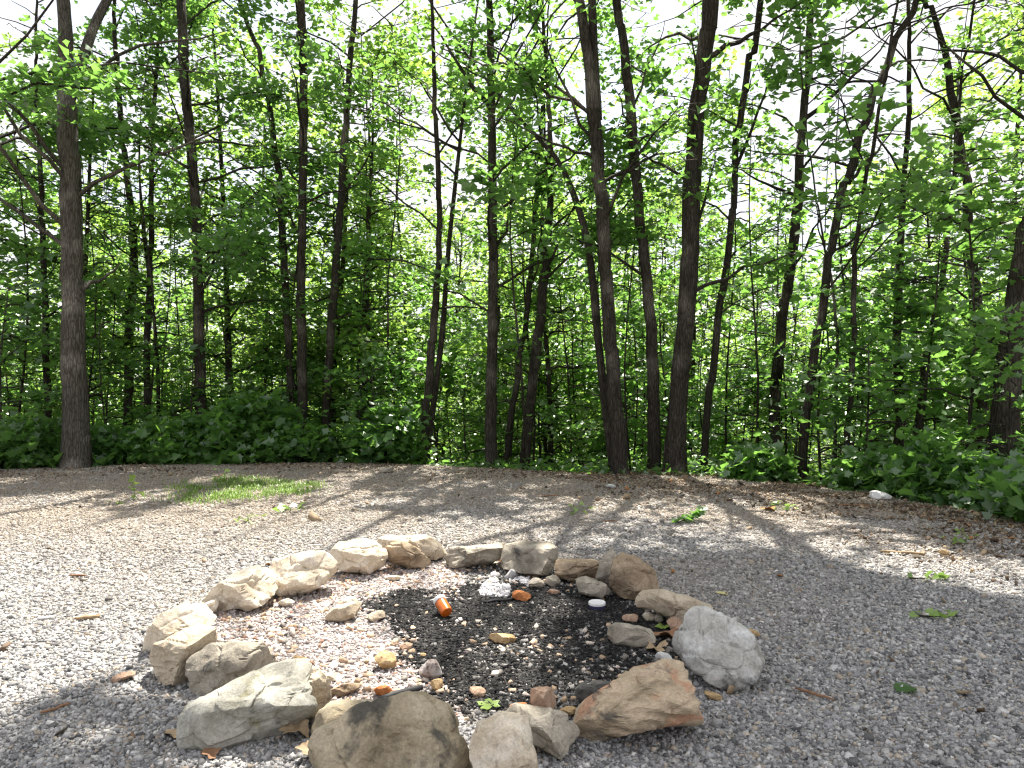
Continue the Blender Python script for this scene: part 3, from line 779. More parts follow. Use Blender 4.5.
TREES = []
def tree(Y, path, label, Htop=15, mat=None, lo=2.6, n_low=10, n_high=22, leaf=.105, dens=1.0, extra=(), canopy=1.0, spread=1.0, forks=(), name='broadleaf_tree', seed=0, low_len=1.7, topd=1.0):
    """path: (px, py, width px) up the trunk, at distance Y"""
    leaf *= (.88, 1.0, 1.12, 1.25)[int(abs(path[0][0])) % 4]
    if -50 < path[0][0] < 600: dens *= 1.3; n_low = int(n_low * 1.25)
    rs = np.random.default_rng(abs(seed + int(path[0][0] * 13 + 5)))
    pts = [wp(a, b, Y) for a, b, _ in path]
    rad = [w / 2 / F * Y for _, _, w in path]
    # real trunks wander a little to and fro as well
    for i in range(1, len(pts)): pts[i][1] += rs.normal(0, .05) * i
    g = gz(pts[0][0], pts[0][1])
    d = pts[1] - pts[0]
    if pts[0][2] > g + .05:
        t_ = (pts[0][2] - g) / max(d[2], .01)
        base = pts[0] - d * min(t_, 3.0) * np.array([.6, .6, 1]); base[2] = g
        pts = [base] + pts; rad = [rad[0] * 1.12] + rad
    pts[0][2] = min(pts[0][2], g)
    origin = np.array([pts[0][0], pts[0][1], g])
    pts = [origin + np.array([0, 0, -.25])] + [origin + np.array([0, 0, .02])] + pts[1:]
    rad = [rad[0] * 1.25, rad[0] * 1.1] + rad[1:]
    # go on to the tree top
    e = norm(pts[-1] - pts[-2]); top = pts[-1].copy(); r = rad[-1]; zt = g + Htop
    k = 0
    while top[2] < zt - .5 and k < 9:
        st = max(.8, (zt - pts[-1][2]) / 5) if k == 0 else st
        e = norm(e * np.array([.8, .8, 1]) + rs.normal(0, .05, 3)); top = top + e * st; k += 1
        r *= .78; pts.append(top.copy()); rad.append(max(r, .012))
    P0 = np.array(pts); R0 = np.array(rad)
    o_ = np.argsort(P0[:, 2]); P0, R0 = P0[o_], R0[o_]
    zz = np.unique(np.concatenate([P0[:, 2], np.arange(P0[0, 2], P0[-1, 2], .35)]))
    P = np.stack([np.interp(zz, P0[:, 2], P0[:, 0]), np.interp(zz, P0[:, 2], P0[:, 1]), zz], -1)
    R = np.interp(zz, P0[:, 2], R0) * .93
    # soften corners
    for _ in range(8):
        P[1:-1, :2] = (P[:-2, :2] + 2 * P[1:-1, :2] + P[2:, :2]) / 4
    P[2:, :2] += rs.normal(0, .008, (len(P) - 2, 2))
    tb, cr = MB(), MB()
    tb.tube(P, R, 14 if R[3] > .1 else 9, .10)
    for fk in forks:                                             # further stems, given like the trunk
        q = [wp(a, b, Y + dy) for a, b, _, dy in fk]; rr = [w / 2 / F * Y for _, _, w, _ in fk]
        e = norm(q[-1] - q[-2])
        while q[-1][2] < g + Htop * .8:
            e = norm(e * np.array([.85, .85, 1]) + rs.normal(0, .04, 3)); q.append(q[-1] + e * 1.2); rr.append(max(rr[-1] * .78, .01))
        q = np.array(q); rr = np.array(rr)
        z2 = np.linspace(0, 1, len(q) * 3); z1 = np.linspace(0, 1, len(q))
        q2 = np.stack([np.interp(z2, z1, q[:, a]) for a in range(3)], -1); q2[1:-1] = (q2[:-2] + 2 * q2[1:-1] + q2[2:]) / 4
        tb.tube(q2, np.interp(z2, z1, rr), 8, .1)
        for _ in range(int(6 * canopy)):
            zf = rs.uniform(.45, 1.0); c = np.array([np.interp(zf, z2, q2[:, a]) for a in range(3)])
            limb(tb, cr, c, rs.uniform(0, 2 * PI), rs.uniform(1, 2.2) * spread, rs.uniform(.2, .9), .02, 9, int(30 * dens), leaf, rs)
    ztop = P[-1, 2]
    vis = H + .60 * Y                                            # about what the frame can see
    for k in range(n_low):                                       # leafy limbs in the lower, visible part
        z = g + lo + (vis - g - lo + .8) * ((k + rs.random()) / max(n_low, 1))
        p0 = along(P, z); L = rs.uniform(.7, 1.35) * low_len
        limb(tb, cr, p0, rs.uniform(0, 2 * PI), L, rs.uniform(.3, 1.1), np.interp(z, zz, R) * .2 + .004, max(3, int(L * 4.2)), int(34 * dens), leaf, rs, cl=(.22, .11), side=.27)
    for k in range(n_high):                                      # the crown
        z = vis - .6 + (ztop - vis + .4) * ((k + rs.random()) / n_high)
        if z > ztop: continue
        f = 1 - .55 * (z - vis) / max(ztop - vis, 1)
        p0 = along(P, z); L = rs.uniform(1.8, 3.6) * spread * f
        limb(tb, cr, p0, rs.uniform(0, 2 * PI), L, rs.uniform(.2, .9), np.interp(z, zz, R) * .35 + .008, int(L * 5.5 * canopy), int(34 * canopy), leaf * 1.1, rs, cl=(.30, .14), side=.36)
    for (px1, py1, px2, py2, r_, dy, nc) in extra:               # limbs seen in the photograph
        a, b = wp(px1, py1, Y), wp(px2, py2, Y + dy)
        m_ = (a + b) / 2 + np.array([0, 0, -.06 * np.linalg.norm(b - a)])
        t_ = np.linspace(0, 1, 9)[:, None]
        q = a * (1 - t_) ** 2 + 2 * m_ * t_ * (1 - t_) + b * t_ ** 2
        q[1:-1] += rs.normal(0, .02, (7, 3))
        tb.tube(q, np.linspace(r_ / 2 / F * Y, .006, 9), 6, .1)
        for _ in range(nc):
            c = q[rs.integers(3, 9)] + rs.normal(0, .28, 3)
            N = int(26 * dens)
            cr.leaves(c + rs.normal(0, 1, (N, 3)) * np.array([.25, .25, .1]), leaf)
    root = thing(name, origin, label, 'tree', 'trees standing round the gravel clearing')
    tb.build('trunk', mat or BARK, root, origin, True)
    cr.build('crown', LEAF, root, origin)
    TREES.append(root)
    return root

tree(11.2, [(76, 466, 29), (75, 430, 26), (73, 360, 24), (71, 280, 22), (69, 190, 21), (68, 110, 19), (64, 60, 15), (60, 0, 13), (56, -90, 11)], 'thick grey-barked tree forking high up, leftmost large trunk at the gravel edge', 15, BARK_G, lo=3.0, n_low=12, n_high=26,
     forks=[[(69, 100, 11, 0), (82, 62, 10, .1), (95, 22, 9, .3), (112, -8, 8, .5), (128, -60, 7, .8)]], extra=[(80, 290, 125, 262, 5, .6, 5)], low_len=2.4)
tree(13.0, [(201, 440, 12), (200, 380, 12), (197, 300, 11), (194, 200, 10), (188, 110, 10), (182, 60, 11), (176, 0, 10)], 'dark trunk rising out of the dense bush on the left', 15, lo=2.6, n_low=22, dens=1.4, low_len=2.3)
tree(14.5, [(128, 410, 9), (129, 330, 9), (130, 250, 8), (124, 150, 6), (120, 60, 5)], 'thin dark tree between the grey-barked trunk and the bush, the left of two', 12, n_low=16, n_high=12, dens=1.3, low_len=2.0)
tree(14.0, [(147, 420, 7), (147, 330, 7), (143, 250, 6), (150, 160, 5), (158, 80, 4)], 'thinner companion just right of the thin dark tree on the left', 11, n_low=15, n_high=9, dens=1.2, low_len=1.8)
tree(14.0, [(292, 430, 9), (289, 340, 8), (283, 250, 8), (277, 160, 7), (268, 95, 6), (255, 40, 5), (238, -10, 4)], 'slim leaning trunk left of the straight pair, bending left at the top', 13, n_low=10, n_high=14, dens=.9)
tree(13.2, [(302, 425, 11), (302, 340, 10), (302, 250, 9), (302, 120, 9), (304, 0, 8)], 'very straight slim dark trunk behind the left bush', 15, n_low=8, n_high=22, dens=.9)
tree(13.6, [(325, 440, 9), (328, 380, 9), (334, 300, 9), (341, 210, 8), (346, 130, 7), (352, 40, 6), (356, 0, 5)], 'slim trunk leaning gently right, right of the very straight one', 14, n_low=9, n_high=16, dens=.9, extra=[(343, 195, 385, 130, 3, .4, 4)])
tree(16.0, [(365, 430, 6), (364, 350, 5), (368, 250, 4)], 'very thin stem standing alone left of the centre', 10, n_low=12, n_high=8, dens=1.0)
tree(12.4, [(420, 466, 10), (427, 400, 9), (433, 340, 9), (437, 280, 7), (440, 200, 6), (436, 120, 5)], 'slender tree with a kinked trunk left of the middle trunk', 12, n_low=12, n_high=14, forks=[[(426, 464, 7, .2), (434, 400, 6, .3), (443, 330, 6, .4), (448, 250, 5, .5), (458, 160, 4, .7)]])
tree(12.0, [(491, 466, 14), (491, 400, 12), (493, 320, 11), (493, 240, 10), (492, 150, 9), (490, 60, 8), (490, 0, 7)], 'upright dark trunk at the middle of the clearing edge', 15, n_low=14, n_high=40, canopy=1.2, spread=1.45, dens=1.2, extra=[(495, 250, 530, 165, 4, .4, 4), (492, 110, 425, 10, 6, -.5, 8)], low_len=2.1)
tree(13.2, [(506, 455, 7), (513, 400, 7), (524, 340, 6), (530, 280, 6), (536, 200, 5)], 'thin stem leaning right beside the middle trunk', 10, n_low=9, n_high=9)
tree(12.6, [(524, 462, 12), (530, 400, 11), (538, 330, 11), (546, 270, 10), (552, 200, 7), (550, 120, 5)], 'stout leaning trunk just right of the middle trunk', 12, n_low=12, n_high=15, dens=1.2, low_len=2.0)
tree(10.4, [(622, 474, 17), (617, 420, 16), (611, 350, 15), (606, 270, 14), (601, 190, 14), (594, 120, 14), (586, 60, 11), (577, 0, 10)], 'twin-stemmed tree right of the centre, splitting again near the top', 16, n_low=9, n_high=42, spread=1.4, dens=1.0,
     forks=[[(614, 474, 9, .25), (606, 410, 9, .3), (597, 330, 8, .35), (590, 250, 8, .4), (578, 205, 7, .6), (560, 160, 6, .9), (520, 120, 4, 1.2), (470, 60, 3, 1.5)], [(598, 120, 9, 0), (594, 60, 9, -.1), (592, 0, 8, -.2), (590, -60, 7, -.3)]], extra=[(597, 155, 525, 0, 4, -.3, 6), (600, 160, 500, 118, 4, -.6, 6)])
tree(11.0, [(655, 472, 14), (654, 400, 13), (649, 320, 12), (644, 240, 11), (637, 160, 11), (628, 90, 10), (618, 30, 9), (612, -30, 8)], 'dark trunk bending left, between the twin-stemmed tree and the thickest dark one', 15, n_low=8, n_high=24, dens=.9, extra=[(632, 110, 665, 20, 3, .3, 3)])
tree(10.6, [(674, 474, 25), (678, 420, 20), (684, 340, 19), (690, 260, 19), (693, 180, 18), (697, 100, 17), (702, 40, 17), (707, 0, 17), (712, -80, 15)], 'thickest dark trunk right of the centre with a long bare limb to the right', 16, n_low=6, n_high=44, canopy=1.2, spread=1.4,
     extra=[(703, 58, 802, 2, 7, -.6, 3), (690, 250, 715, 150, 5, .3, 4)])
tree(11.6, [(702, 470, 8), (712, 380, 8), (722, 290, 8), (731, 210, 7), (738, 130, 7), (748, 60, 7), (756, -10, 6)], 'thin tree leaning right just behind the thickest dark trunk', 13, n_low=9, n_high=14, extra=[(737, 165, 790, 10, 4, .2, 4)])
tree(12.4, [(774, 455, 12), (777, 380, 12), (784, 300, 11), (793, 210, 10), (804, 140, 9), (810, 80, 8), (819, 0, 7)], 'smooth dark trunk curving right on the right side with a long side branch', 14, n_low=5, n_high=20, dens=.8,
     extra=[(806, 118, 905, 22, 5, -.4, 8), (795, 195, 725, 160, 4, .5, 4), (811, 80, 870, 60, 3, .3, 3)])
tree(10.2, [(800, 482, 10), (808, 410, 10), (818, 330, 9), (832, 250, 9), (850, 180, 9), (868, 120, 9), (885, 75, 8), (910, 20, 7)], 'dark trunk leaning strongly right on the right side', 13, n_low=12, n_high=18, dens=1.1, extra=[(850, 180, 900, 120, 4, .4, 6)])
tree(9.8, [(843, 490, 6), (849, 420, 6), (855, 330, 6), (860, 240, 5), (866, 160, 4)], 'wispy thin tree at the rim right of the strongly leaning trunk', 9, n_low=9, n_high=8, dens=.8)
tree(10.0, [(836, 486, 3.5), (834, 420, 3.5), (836, 330, 3), (830, 260, 2.5)], 'thinnest twig-like stem at the rim beside the wispy tree', 6.5, n_low=7, n_high=4, dens=.6)
tree(11.4, [(895, 484, 10), (898, 420, 10), (899, 350, 9), (899, 270, 8), (905, 200, 6), (902, 120, 5)], 'straight dark trunk among leaves on the right side', 12, n_low=12, n_high=14)
tree(11.0, [(909, 484, 8), (918, 420, 8), (930, 350, 7), (943, 290, 6), (955, 220, 5)], 'thin trunk leaning right, beside the straight dark one on the right', 11, n_low=10, n_high=10)
tree(11.6, [(985, 455, 12), (981, 390, 12), (976, 320, 11), (967, 240, 10), (956, 180, 9), (946, 110, 8), (935, 50, 6), (925, 10, 5)], 'dark trunk leaning left near the right edge with an arching limb', 13, n_low=12, n_high=18, dens=1.2, extra=[(974, 338, 858, 318, 5, -.3, 4), (955, 175, 990, 120, 3, .4, 4)], low_len=2.2)
tree(8.8, [(1004, 462, 30), (1008, 400, 26), (1014, 320, 22), (1022, 230, 20), (1034, 120, 17), (1046, 20, 15)], 'heavy dark trunk at the right edge of the picture', 14, n_low=10, lo=4.0, n_high=26, dens=1.2, canopy=1.15, low_len=2.0)
tree(13.4, [(50, 440, 8), (48, 360, 7), (46, 280, 6), (40, 180, 5)], 'thin stem left of the grey-barked trunk', 11, n_low=16, n_high=10, dens=1.3, low_len=2.0)
tree(9.8, [(-70, 480, 22), (-72, 380, 20), (-74, 250, 18), (-78, 100, 15)], 'tree whose leafy limbs reach in from beyond the left edge', 14, n_low=26, n_high=34, dens=2.0, low_len=3.6, lo=4.0)
tree(8.2, [(1210, 520, 26), (1214, 380, 24), (1222, 200, 22), (1236, 50, 18)], 'tree beyond the right edge whose branches hang over the gravel', 14, n_low=5, low_len=2.0, n_high=30, dens=1.2, canopy=1.2, spread=1.1)

# ------------------------------------------------------------------ trees further back (copies)
def bg_tree(seed, h, r, first, nl, leaf=.15, nlf=26, spread=1.5):
    rs = np.random.default_rng(seed)
    tb, cr = MB(), MB()
    z = np.arange(0, h + .01, .6); z[0] = -.3
    lean = rs.normal(0, .035, 2); P = np.stack([lean[0] * z + .06 * np.sin(z * .9 + seed), lean[1] * z + .06 * np.cos(z * .7 + seed), z], -1)
    R = r * (1 - z / h * .85) + .01; R[0] *= 1.3
    tb.tube(P, R, 7, .1)
    for k in range(nl):
        zz = first + (h - first) * (k + rs.random()) / nl
        L = rs.uniform(.6, 1.25) * spread * (1 - .45 * abs(zz / h - .55))
        limb(tb, cr, along(P, zz), rs.uniform(0, 2 * PI), L, rs.uniform(.1, .8), np.interp(zz, z, R) * .35 + .004, max(3, int(L * 4)), nlf, leaf, rs, cl=(.3, .13), side=.4, keep=False)
    o = thing('woodland_tree', (0, 0, 0), 'slender leafy tree among the woods beyond the clearing', 'tree', 'trees in the woods beyond the clearing')
    tb.build('trunk', BARK, o, (0, 0, 0), True); cr.build('crown', LEAF_BG, o)
    return o
protos = [bg_tree(100, 11, .085, 1.3, 50), bg_tree(101, 13, .10, 2.4, 52), bg_tree(102, 9.5, .05, .8, 46, spread=1.4), bg_tree(103, 12, .08, 1.6, 54, nlf=30), bg_tree(104, 10, .06, .6, 50, spread=1.8, leaf=.13), bg_tree(105, 14, .11, 3.0, 48)]
used = [False] * len(protos)
spots = []
rs = np.random.default_rng(5)
tries = 0
while len(spots) < 104 and tries < 9000:
    tries += 1
    y = rs.uniform(13.5, 36); x = rs.uniform(-.86, .86) * y
    s = float(past_rim(x, y))
    if s < 2.6: continue
    if any((x - a) ** 2 + (y - b) ** 2 < (1.15 + .018 * y) ** 2 for a, b in spots): continue
    spots.append((x, y))
for i, (x, y) in enumerate(spots):
    k = int(rs.integers(0, len(protos)))
    z = gz(x, y)
    if not used[k]:
        used[k] = True; o = protos[k]; o.location = (x, y, z); o.rotation_euler = (0, 0, rs.uniform(0, 6.28))
    else:
        o = copy_tree(protos[k], (x, y, z), rs.uniform(0, 6.28), rs.uniform(.62, .95))
    q_ = CX + F * x / y
    o['label'] = 'slender leafy tree %s in the woods beyond the %s of the clearing' % ('deep' if y > 24 else 'standing', 'left end' if q_ < 256 else 'left half' if q_ < 512 else 'right half' if q_ < 768 else 'right end')
for k, p in enumerate(protos):
    if not used[k]: p.location = (-20 + 6 * k, 30, gz(-20 + 6 * k, 30))

# saplings filling the understorey
def sapling(seed, h, leaf, nl, nlf, spread):
    rs = np.random.default_rng(seed); tb, cr = MB(), MB()
    z = np.linspace(-.1, h, 8); P = np.stack([.10 * np.sin(z * 1.1 + seed), .10 * np.cos(z * .9 + seed), z], -1); P[:, :2] -= P[0, :2]
    R = np.linspace(.022, .006, 8); tb.tube(P, R, 5, .1)
    for k in range(nl):
        zz = .25 + (h - .3) * (k + rs.random()) / nl
        L = rs.uniform(.5, 1.2) * spread * (1 - .5 * zz / h)
        limb(tb, cr, along(P, zz), rs.uniform(0, 2 * PI), L, rs.uniform(.1, .7), .008, max(2, int(L * 6)), nlf, leaf, rs, cl=(.17, .08), side=.22, t0=.2, keep=False, maple=True)
    o = thing('sapling', (0, 0, 0), 'young leafy sapling in the undergrowth behind the gravel edge', 'sapling', 'saplings in the undergrowth')
    tb.build('stem', BARK, o, (0, 0, 0), True); cr.build('crown', LEAF, o)
    return o
sp = [sapling(201, 2.6, .105, 14, 16, .8), sapling(202, 3.8, .11, 20, 16, .9), sapling(203, 1.8, .10, 12, 16, .7), sapling(204, 4.6, .11, 24, 15, .9), sapling(205, 6.0, .10, 20, 12, .8), sapling(206, 7.2, .10, 20, 12, .9)]
used = [False] * 6
rs = np.random.default_rng(9)
got = []
tries = 0
while len(got) < 150 and tries < 9000:
    tries += 1
    px = rs.uniform(-60, 1080); y = rs.uniform(8, 19); x = (px - CX) / F * y
    s = float(past_rim(x, y))
    if s < .45 or s > 10: continue
    if s < 2.0 and rs.random() < (.45 if px < 340 else .8): continue
    if s < 1.6 and 620 < px < 900 and rs.random() < .6: continue
    if any((x - a) ** 2 + (y - b) ** 2 < .75 ** 2 for a, b in got): continue
    got.append((x, y)); k = int(rs.choice([0, 1, 2, 3, 4, 5, 4, 5])) if s > 1.5 else int(rs.choice([0, 2]))
    if not used[k]: used[k] = True; o = sp[k]; o.location = (x, y, gz(x, y)); o.rotation_euler = (0, 0, rs.uniform(0, 6.28))
    else: o = copy_tree(sp[k], (x, y, gz(x, y)), rs.uniform(0, 6.28), rs.uniform(.8, 1.2))

    o['label'] = 'young leafy sapling %s the gravel edge, %s' % ('just past' if s < 2.5 else 'farther behind', 'in the left quarter' if px < 256 else 'left of the middle' if px < 512 else 'right of the middle' if px < 768 else 'in the right quarter')
# bushes at the rim
def bush(px, py, w, h, label, leaf=.12, n=70, mat=None, past=.5, seed=0, nl=34):
    """a bush w x h metres, behind the rim as seen at px"""
    rs = np.random.default_rng(seed + int(px))
    d = np.array([(px - CX) / F, 1.0]); y = 5.0
    while past_rim(d[0] * y, y) < past: y += .05
    x, y = d * y; g = gz(x, y)
    tb, cr = MB(), MB(); c0 = np.array([x, y, g])
    for k in range(11):
        a = rs.uniform(0, 2 * PI); e = c0 + np.array([math.cos(a) * w * .42 * rs.random(), math.sin(a) * w * .3 * rs.random(), h * rs.uniform(.6, 1.0)])
        m_ = (c0 + e) / 2 + rs.normal(0, .06, 3)
        tb.tube(np.array([c0 - [0, 0, .05], m_, e]), [.016, .011, .005], 5, .1)
    blobs = [np.array([rs.uniform(-.8, .8), rs.uniform(-.5, .5), 0]) for _ in range(3)]
    for k in range(n):
        u = norm(rs.normal(0, 1, 3)); u[2] = abs(u[2]) * (1.35 if rs.random() < .12 else 1); r_ = rs.uniform(.35, 1.0) ** .6; u = u * (1 + .45 * mnoise.noise(Vector((u * 2.2 + [px, 0, 0]).tolist()))) 
        c = c0 + u * r_ * np.array([w / 2, w / 2.6, h]) * rs.uniform(.85, 1.1) + [0, 0, .06]
        N = int(nl * rs.uniform(.6, 1.3))
        cr.leaves(c + rs.normal(0, 1, (N, 3)) * np.array([.14, .14, .08]), leaf * .9 * rs.uniform(.7, 1.25), keep=False, tilt=.8, maple=True, spread=.45)
    o = thing('bush', c0, label, 'bush', 'bushes along the gravel edge')
    tb.build('stem', BARK, o, c0, True); cr.build('crown', mat or LEAF_SH, o, c0)
bush(175, 450, 1.5, .75, 'broad-leaved bush right of the grey-barked trunk', .115, 100)
bush(238, 450, 2.0, .95, 'dense dark green bush in front of the trunk on the left', .11, 150)
bush(300, 450, 1.6, .6, 'low dark bush under the very straight trunk', .12, 80)
bush(118, 450, 1.0, .6, 'lighter leafy bush beside the grey-barked trunk', .13, 50, LEAF)
bush(385, 450, 1.2, .75, 'bright green leafy bush left of the centre', .13, 60, LEAF)
bush(20, 450, 1.2, .6, 'bush at the far left rim of the gravel', .12, 70, LEAF)
bush(760, 470, .7, .3, 'bush below the smooth curving trunk on the right', .13, 44, LEAF)
bush(870, 480, .9, .45, 'small bush behind the white stone at the right rim', .11, 30, LEAF)
bush(935, 480, 1.0, .5, 'bush at the foot of the thin leaning trunk on the right', .12, 50, LEAF)
bush(1000, 480, 1.1, .48, 'big-leaved bright bush at the right rim of the gravel', .10, 80, LEAF, past=.75)
bush(1100, 480, 1.4, .75, 'big-leaved bush at the lower right edge of the picture', .11, 80, LEAF, past=.55)

# ground cover past the rim and the far-off wood
mb = MB()
N = 42000
y = np.sqrt(RNG.uniform(6 ** 2, 24 ** 2, N)); x = RNG.uniform(-.85, .85, N) * y
s = past_rim(x, y); k = (s > .22) & (fbm(x * .8, y * .8, 91) > .40); x, y, s = x[k], y[k], s[k]
h_ = RNG.uniform(.02, .34, len(x)) * np.clip(s / 1.6, .2, 1)
mb.leaves(np.stack([x, y, ground_z(x, y) + h_], -1), .11, keep=False)
tag(mb.build('ground_cover', LEAF, None, (0, 0, 0)), 'low green leaves covering the forest floor', kind='stuff')

mb = MB()
NC = 4300
y = RNG.uniform(34, 70, NC); x = RNG.uniform(-.85, .85, NC) * y
g = ground_z(x, y); hh = RNG.uniform(0, 1, NC) ** 1.25 * (9.5 + 3.5 * fbm(x * .12, y * .12, 7))
cc0 = np.stack([x, y, g + hh], -1)
q = (cc0[:, None] + RNG.normal(0, 1, (NC, 34, 3)) * np.array([.9, .9, .55])).reshape(-1, 3)
mb.leaves(q, .34, keep=False)
tag(mb.build('distant_woods', LEAF_BG, None, (0, 0, 0)), 'distant green woods seen through the trunks', kind='stuff')

# ------------------------------------------------------------------ small things
# grass patch
GP = [(176, 492), (184, 484), (215, 480), (255, 479), (290, 482), (314, 486), (312, 494), (280, 496), (240, 500), (200, 503), (182, 500)]
x = RNG.uniform(-5, -2, 30000); y = RNG.uniform(7, 10.5, 30000)
a_, b_ = to_px(x + RNG.normal(0, .14, len(x)), y + RNG.normal(0, .16, len(x))); k = in_poly(a_, b_, GP) & (fbm(x * 4, y * 4, 14) + RNG.normal(0, .09, len(x)) > .49); x, y = x[k][:3900], y[k][:3900]
N = len(x); hb = RNG.uniform(.02, .08, N) * (.5 + fbm(x * 5, y * 5, 15) * 1.0); th = RNG.random(N) * 2 * PI; ln = RNG.uniform(.1, .7, N) * hb
g = ground_z(x, y)
b0 = np.stack([x, y, g], -1); sd = np.stack([np.cos(th), np.sin(th), 0 * th], -1) * .0045; ld = np.stack([-np.sin(th), np.cos(th), 0 * th], -1)
m1 = b0 + ld * (ln * .35)[:, None] + np.array([0, 0, 1]) * (hb * .6)[:, None]; tp = b0 + ld * ln[:, None] + np.array([0, 0, 1]) * hb[:, None]
v = np.stack([b0 - sd, b0 + sd, m1 + sd * .8, m1 - sd * .8, tp], 1).reshape(-1, 3)
i5 = np.arange(N)[:, None] * 5
o = mesh_obj('grass', v, [i5 + np.array([[2, 3, 4]]), i5 + np.array([[0, 1, 2, 3]])], GRASS, None, {'rnd': np.repeat(RNG.random(N), 5)})
tag(o, 'bright green grass patch on the gravel at the left', kind='stuff')

def plant(name, px, py, label, cat, n, h, leaf, mat, wide=.08, group=None, stem=True, cols=1):
    c0 = gp(px, py); c0[2] = gz(c0[0], c0[1]); tb, cr = MB(), MB()
    rs = np.random.default_rng(int(px))
    top = c0 + np.array([rs.normal(0, .03), rs.normal(0, .03), h])
    t_ = np.linspace(0, 1, 5)[:, None]; q = c0 * (1 - t_) + top * t_; q[1:4, :2] += rs.normal(0, .012, (3, 2))
    tb.tube(q, np.linspace(.004, .002, 5), 5)
    c = []
    for k in range(n):
        f = (k + .6) / n; c.append(c0 * (1 - f) + top * f + np.array([rs.normal(0, wide), rs.normal(0, wide), .01]))
        tb.tube(np.array([c0 * (1 - f) + top * f, c[-1]]), [.002, .0015], 3)
    cr.leaves(np.array(c), leaf, keep=False, tilt=.5, spread=.15)
    o = thing(name, c0, label, cat, group)
    tb.build('stem', GRASS, o, c0); cr.build('leaves', mat, o, c0)
plant('seedling', 138, 500, 'upright yellow-green seedling left of the grass patch', 'seedling', 9, .26, .10, YLEAF, .035)
plant('weed', 292, 511, 'low weed with round leaves in front of the grass patch', 'weed', 9, .06, .09, GRASS, .10)
plant('weed', 250, 522, 'sparse pale weed in front of the middle of the grass patch', 'weed', 8, .06, .055, YLEAF, .09)
plant('weed', 572, 513, 'sparse pale weed on the sunny gravel beyond the ring', 'weed', 9, .05, .06, YLEAF, .12)
plant('weed', 787, 511, 'small green weed beside orange dead leaves on the far gravel', 'weed', 9, .06, .07, GRASS, .09)
plant('weed', 968, 545, 'spindly weed on the shaded litter far right', 'weed', 10, .10, .05, GRASS, .07)
plant('weed', 122, 505, 'tiny weed left of the yellow-green seedling', 'weed', 5, .04, .05, YLEAF, .05)
plant('weed', 225, 479, 'weed poking up behind the grass patch', 'weed', 7, .14, .07, GRASS, .05)

def lobed(c, yaw, size, label, mat, name='leaf', curl=.1, cat='leaf', lobes=5, pitch=.0, deep=.24):
    """one lobed leaf lying on the ground"""
    n = 64; a = np.arange(n) / n * 2 * PI
    r = (1 - deep) + deep * np.abs(np.cos(a * lobes / 2)) ** .8
    r = r * (1 - .3 * np.cos(a)) * (1 + .10 * np.sin(a * 11 + yaw * 3)) * (1 + .12 * np.sin(a * 3 + yaw * 5))
    x_, y_ = np.cos(a) * r * size, np.sin(a) * r * size
    z_ = curl * size * (np.sin(a * 2 + .6) + .7 * np.cos(a * 3)) * r
    z_ = z_ - z_.min() + .012
    v = np.stack([x_, y_, z_], -1); v = np.concatenate([v, [[0, 0, .012 + curl * size * .4]]])
    cz, sz_ = math.cos(yaw), math.sin(yaw); cp, sp_ = math.cos(pitch), math.sin(pitch)
    v = v @ np.array([[1, 0, 0], [0, cp, sp_], [0, -sp_, cp]]); v = v @ np.array([[cz, sz_, 0], [-sz_, cz, 0], [0, 0, 1]])
    v[:, 2] += -v[:, 2].min() + .008
    f = np.stack([np.arange(n), (np.arange(n) + 1) % n, np.full(n, n)], -1)
    o = mesh_obj(name, v + c, f, mat, None, {'rnd': np.full(len(v), .6)}, False, c)
    return tag(o, label, cat)
def dry_mat(name, c):
    m, nt, out = new_mat(name)
    tc = node(nt, 'ShaderNodeTexCoord'); n_ = node(nt, 'ShaderNodeTexNoise', i_Scale=40.0, i_Detail=4.0); nt.links.new(tc.outputs['Object'], n_.inputs['Vector'])
    princ(nt, out, ramp(nt, n_.outputs['Fac'], [(.3, [a * .6 for a in c]), (.7, c)]).outputs[0], .7, n_.outputs['Fac'], .3, .004)
    return m
DRY = dry_mat('dry_tan_leaf', (.42, .31, .19)); DRYB = dry_mat('dry_brown_leaf', (.28, .15, .08)); DRYY = dry_mat('yellow_leaf', (.62, .55, .25))
def G(px, py):
    c = gp(px, py); c[2] = gz(c[0], c[1]); return c
lobed(G(491, 706), .6, .048, 'pale green star-shaped leaf lying inside the front of the ring', YLEAF, deep=.5, curl=.05)
lobed(G(176, 738), .3, .036, 'curled tan dead leaf on gravel at the lower left of the ring', DRY, 'dead_leaf', .28)
lobed(G(297, 738), .8, .05, 'large curled tan dead leaf against the big pale boulder', DRY, 'dead_leaf', .3, pitch=.3)
lobed(G(307, 760), 2.1, .042, 'small curled tan dead leaf left of the largest boulder', DRY, 'dead_leaf', .3, pitch=.3)
lobed(G(213, 757), .1, .034, 'brown dead leaf under the front of the big pale boulder', DRYB, 'dead_leaf', .2)
lobed(G(724, 595), .2, .035, 'yellow fallen leaf on shaded gravel behind the speckled boulder', DRYY, curl=.05, deep=.15)
lobed(G(614, 592), .9, .05, 'yellowish dead leaf standing against the chunky brown stone', DRYY, 'dead_leaf', .3, pitch=1.1, deep=.3)
lobed(G(662, 629), 1.9, .036, 'lime green leaf among pebbles near the long low tan stone', YLEAF, curl=.2)
lobed(G(668, 640), .4, .06, 'ragged brown dead leaf between the grey stone and the speckled boulder', DRYB, 'dead_leaf', .3, deep=.5)
lobed(G(655, 652), 2.4, .05, 'orange-brown dead leaf left of the bright white stone', DRY, 'dead_leaf', .3, deep=.5)
lobed(G(905, 690), 1.1, .045, 'narrow green leaf on the shaded gravel at the right', LEAF, curl=.1, deep=.2)
lobed(G(770, 511), .3, .07, 'bright orange dead leaf on the far gravel', dry_mat('orange_leaf', (.60, .26, .06)), 'dead_leaf', .2)

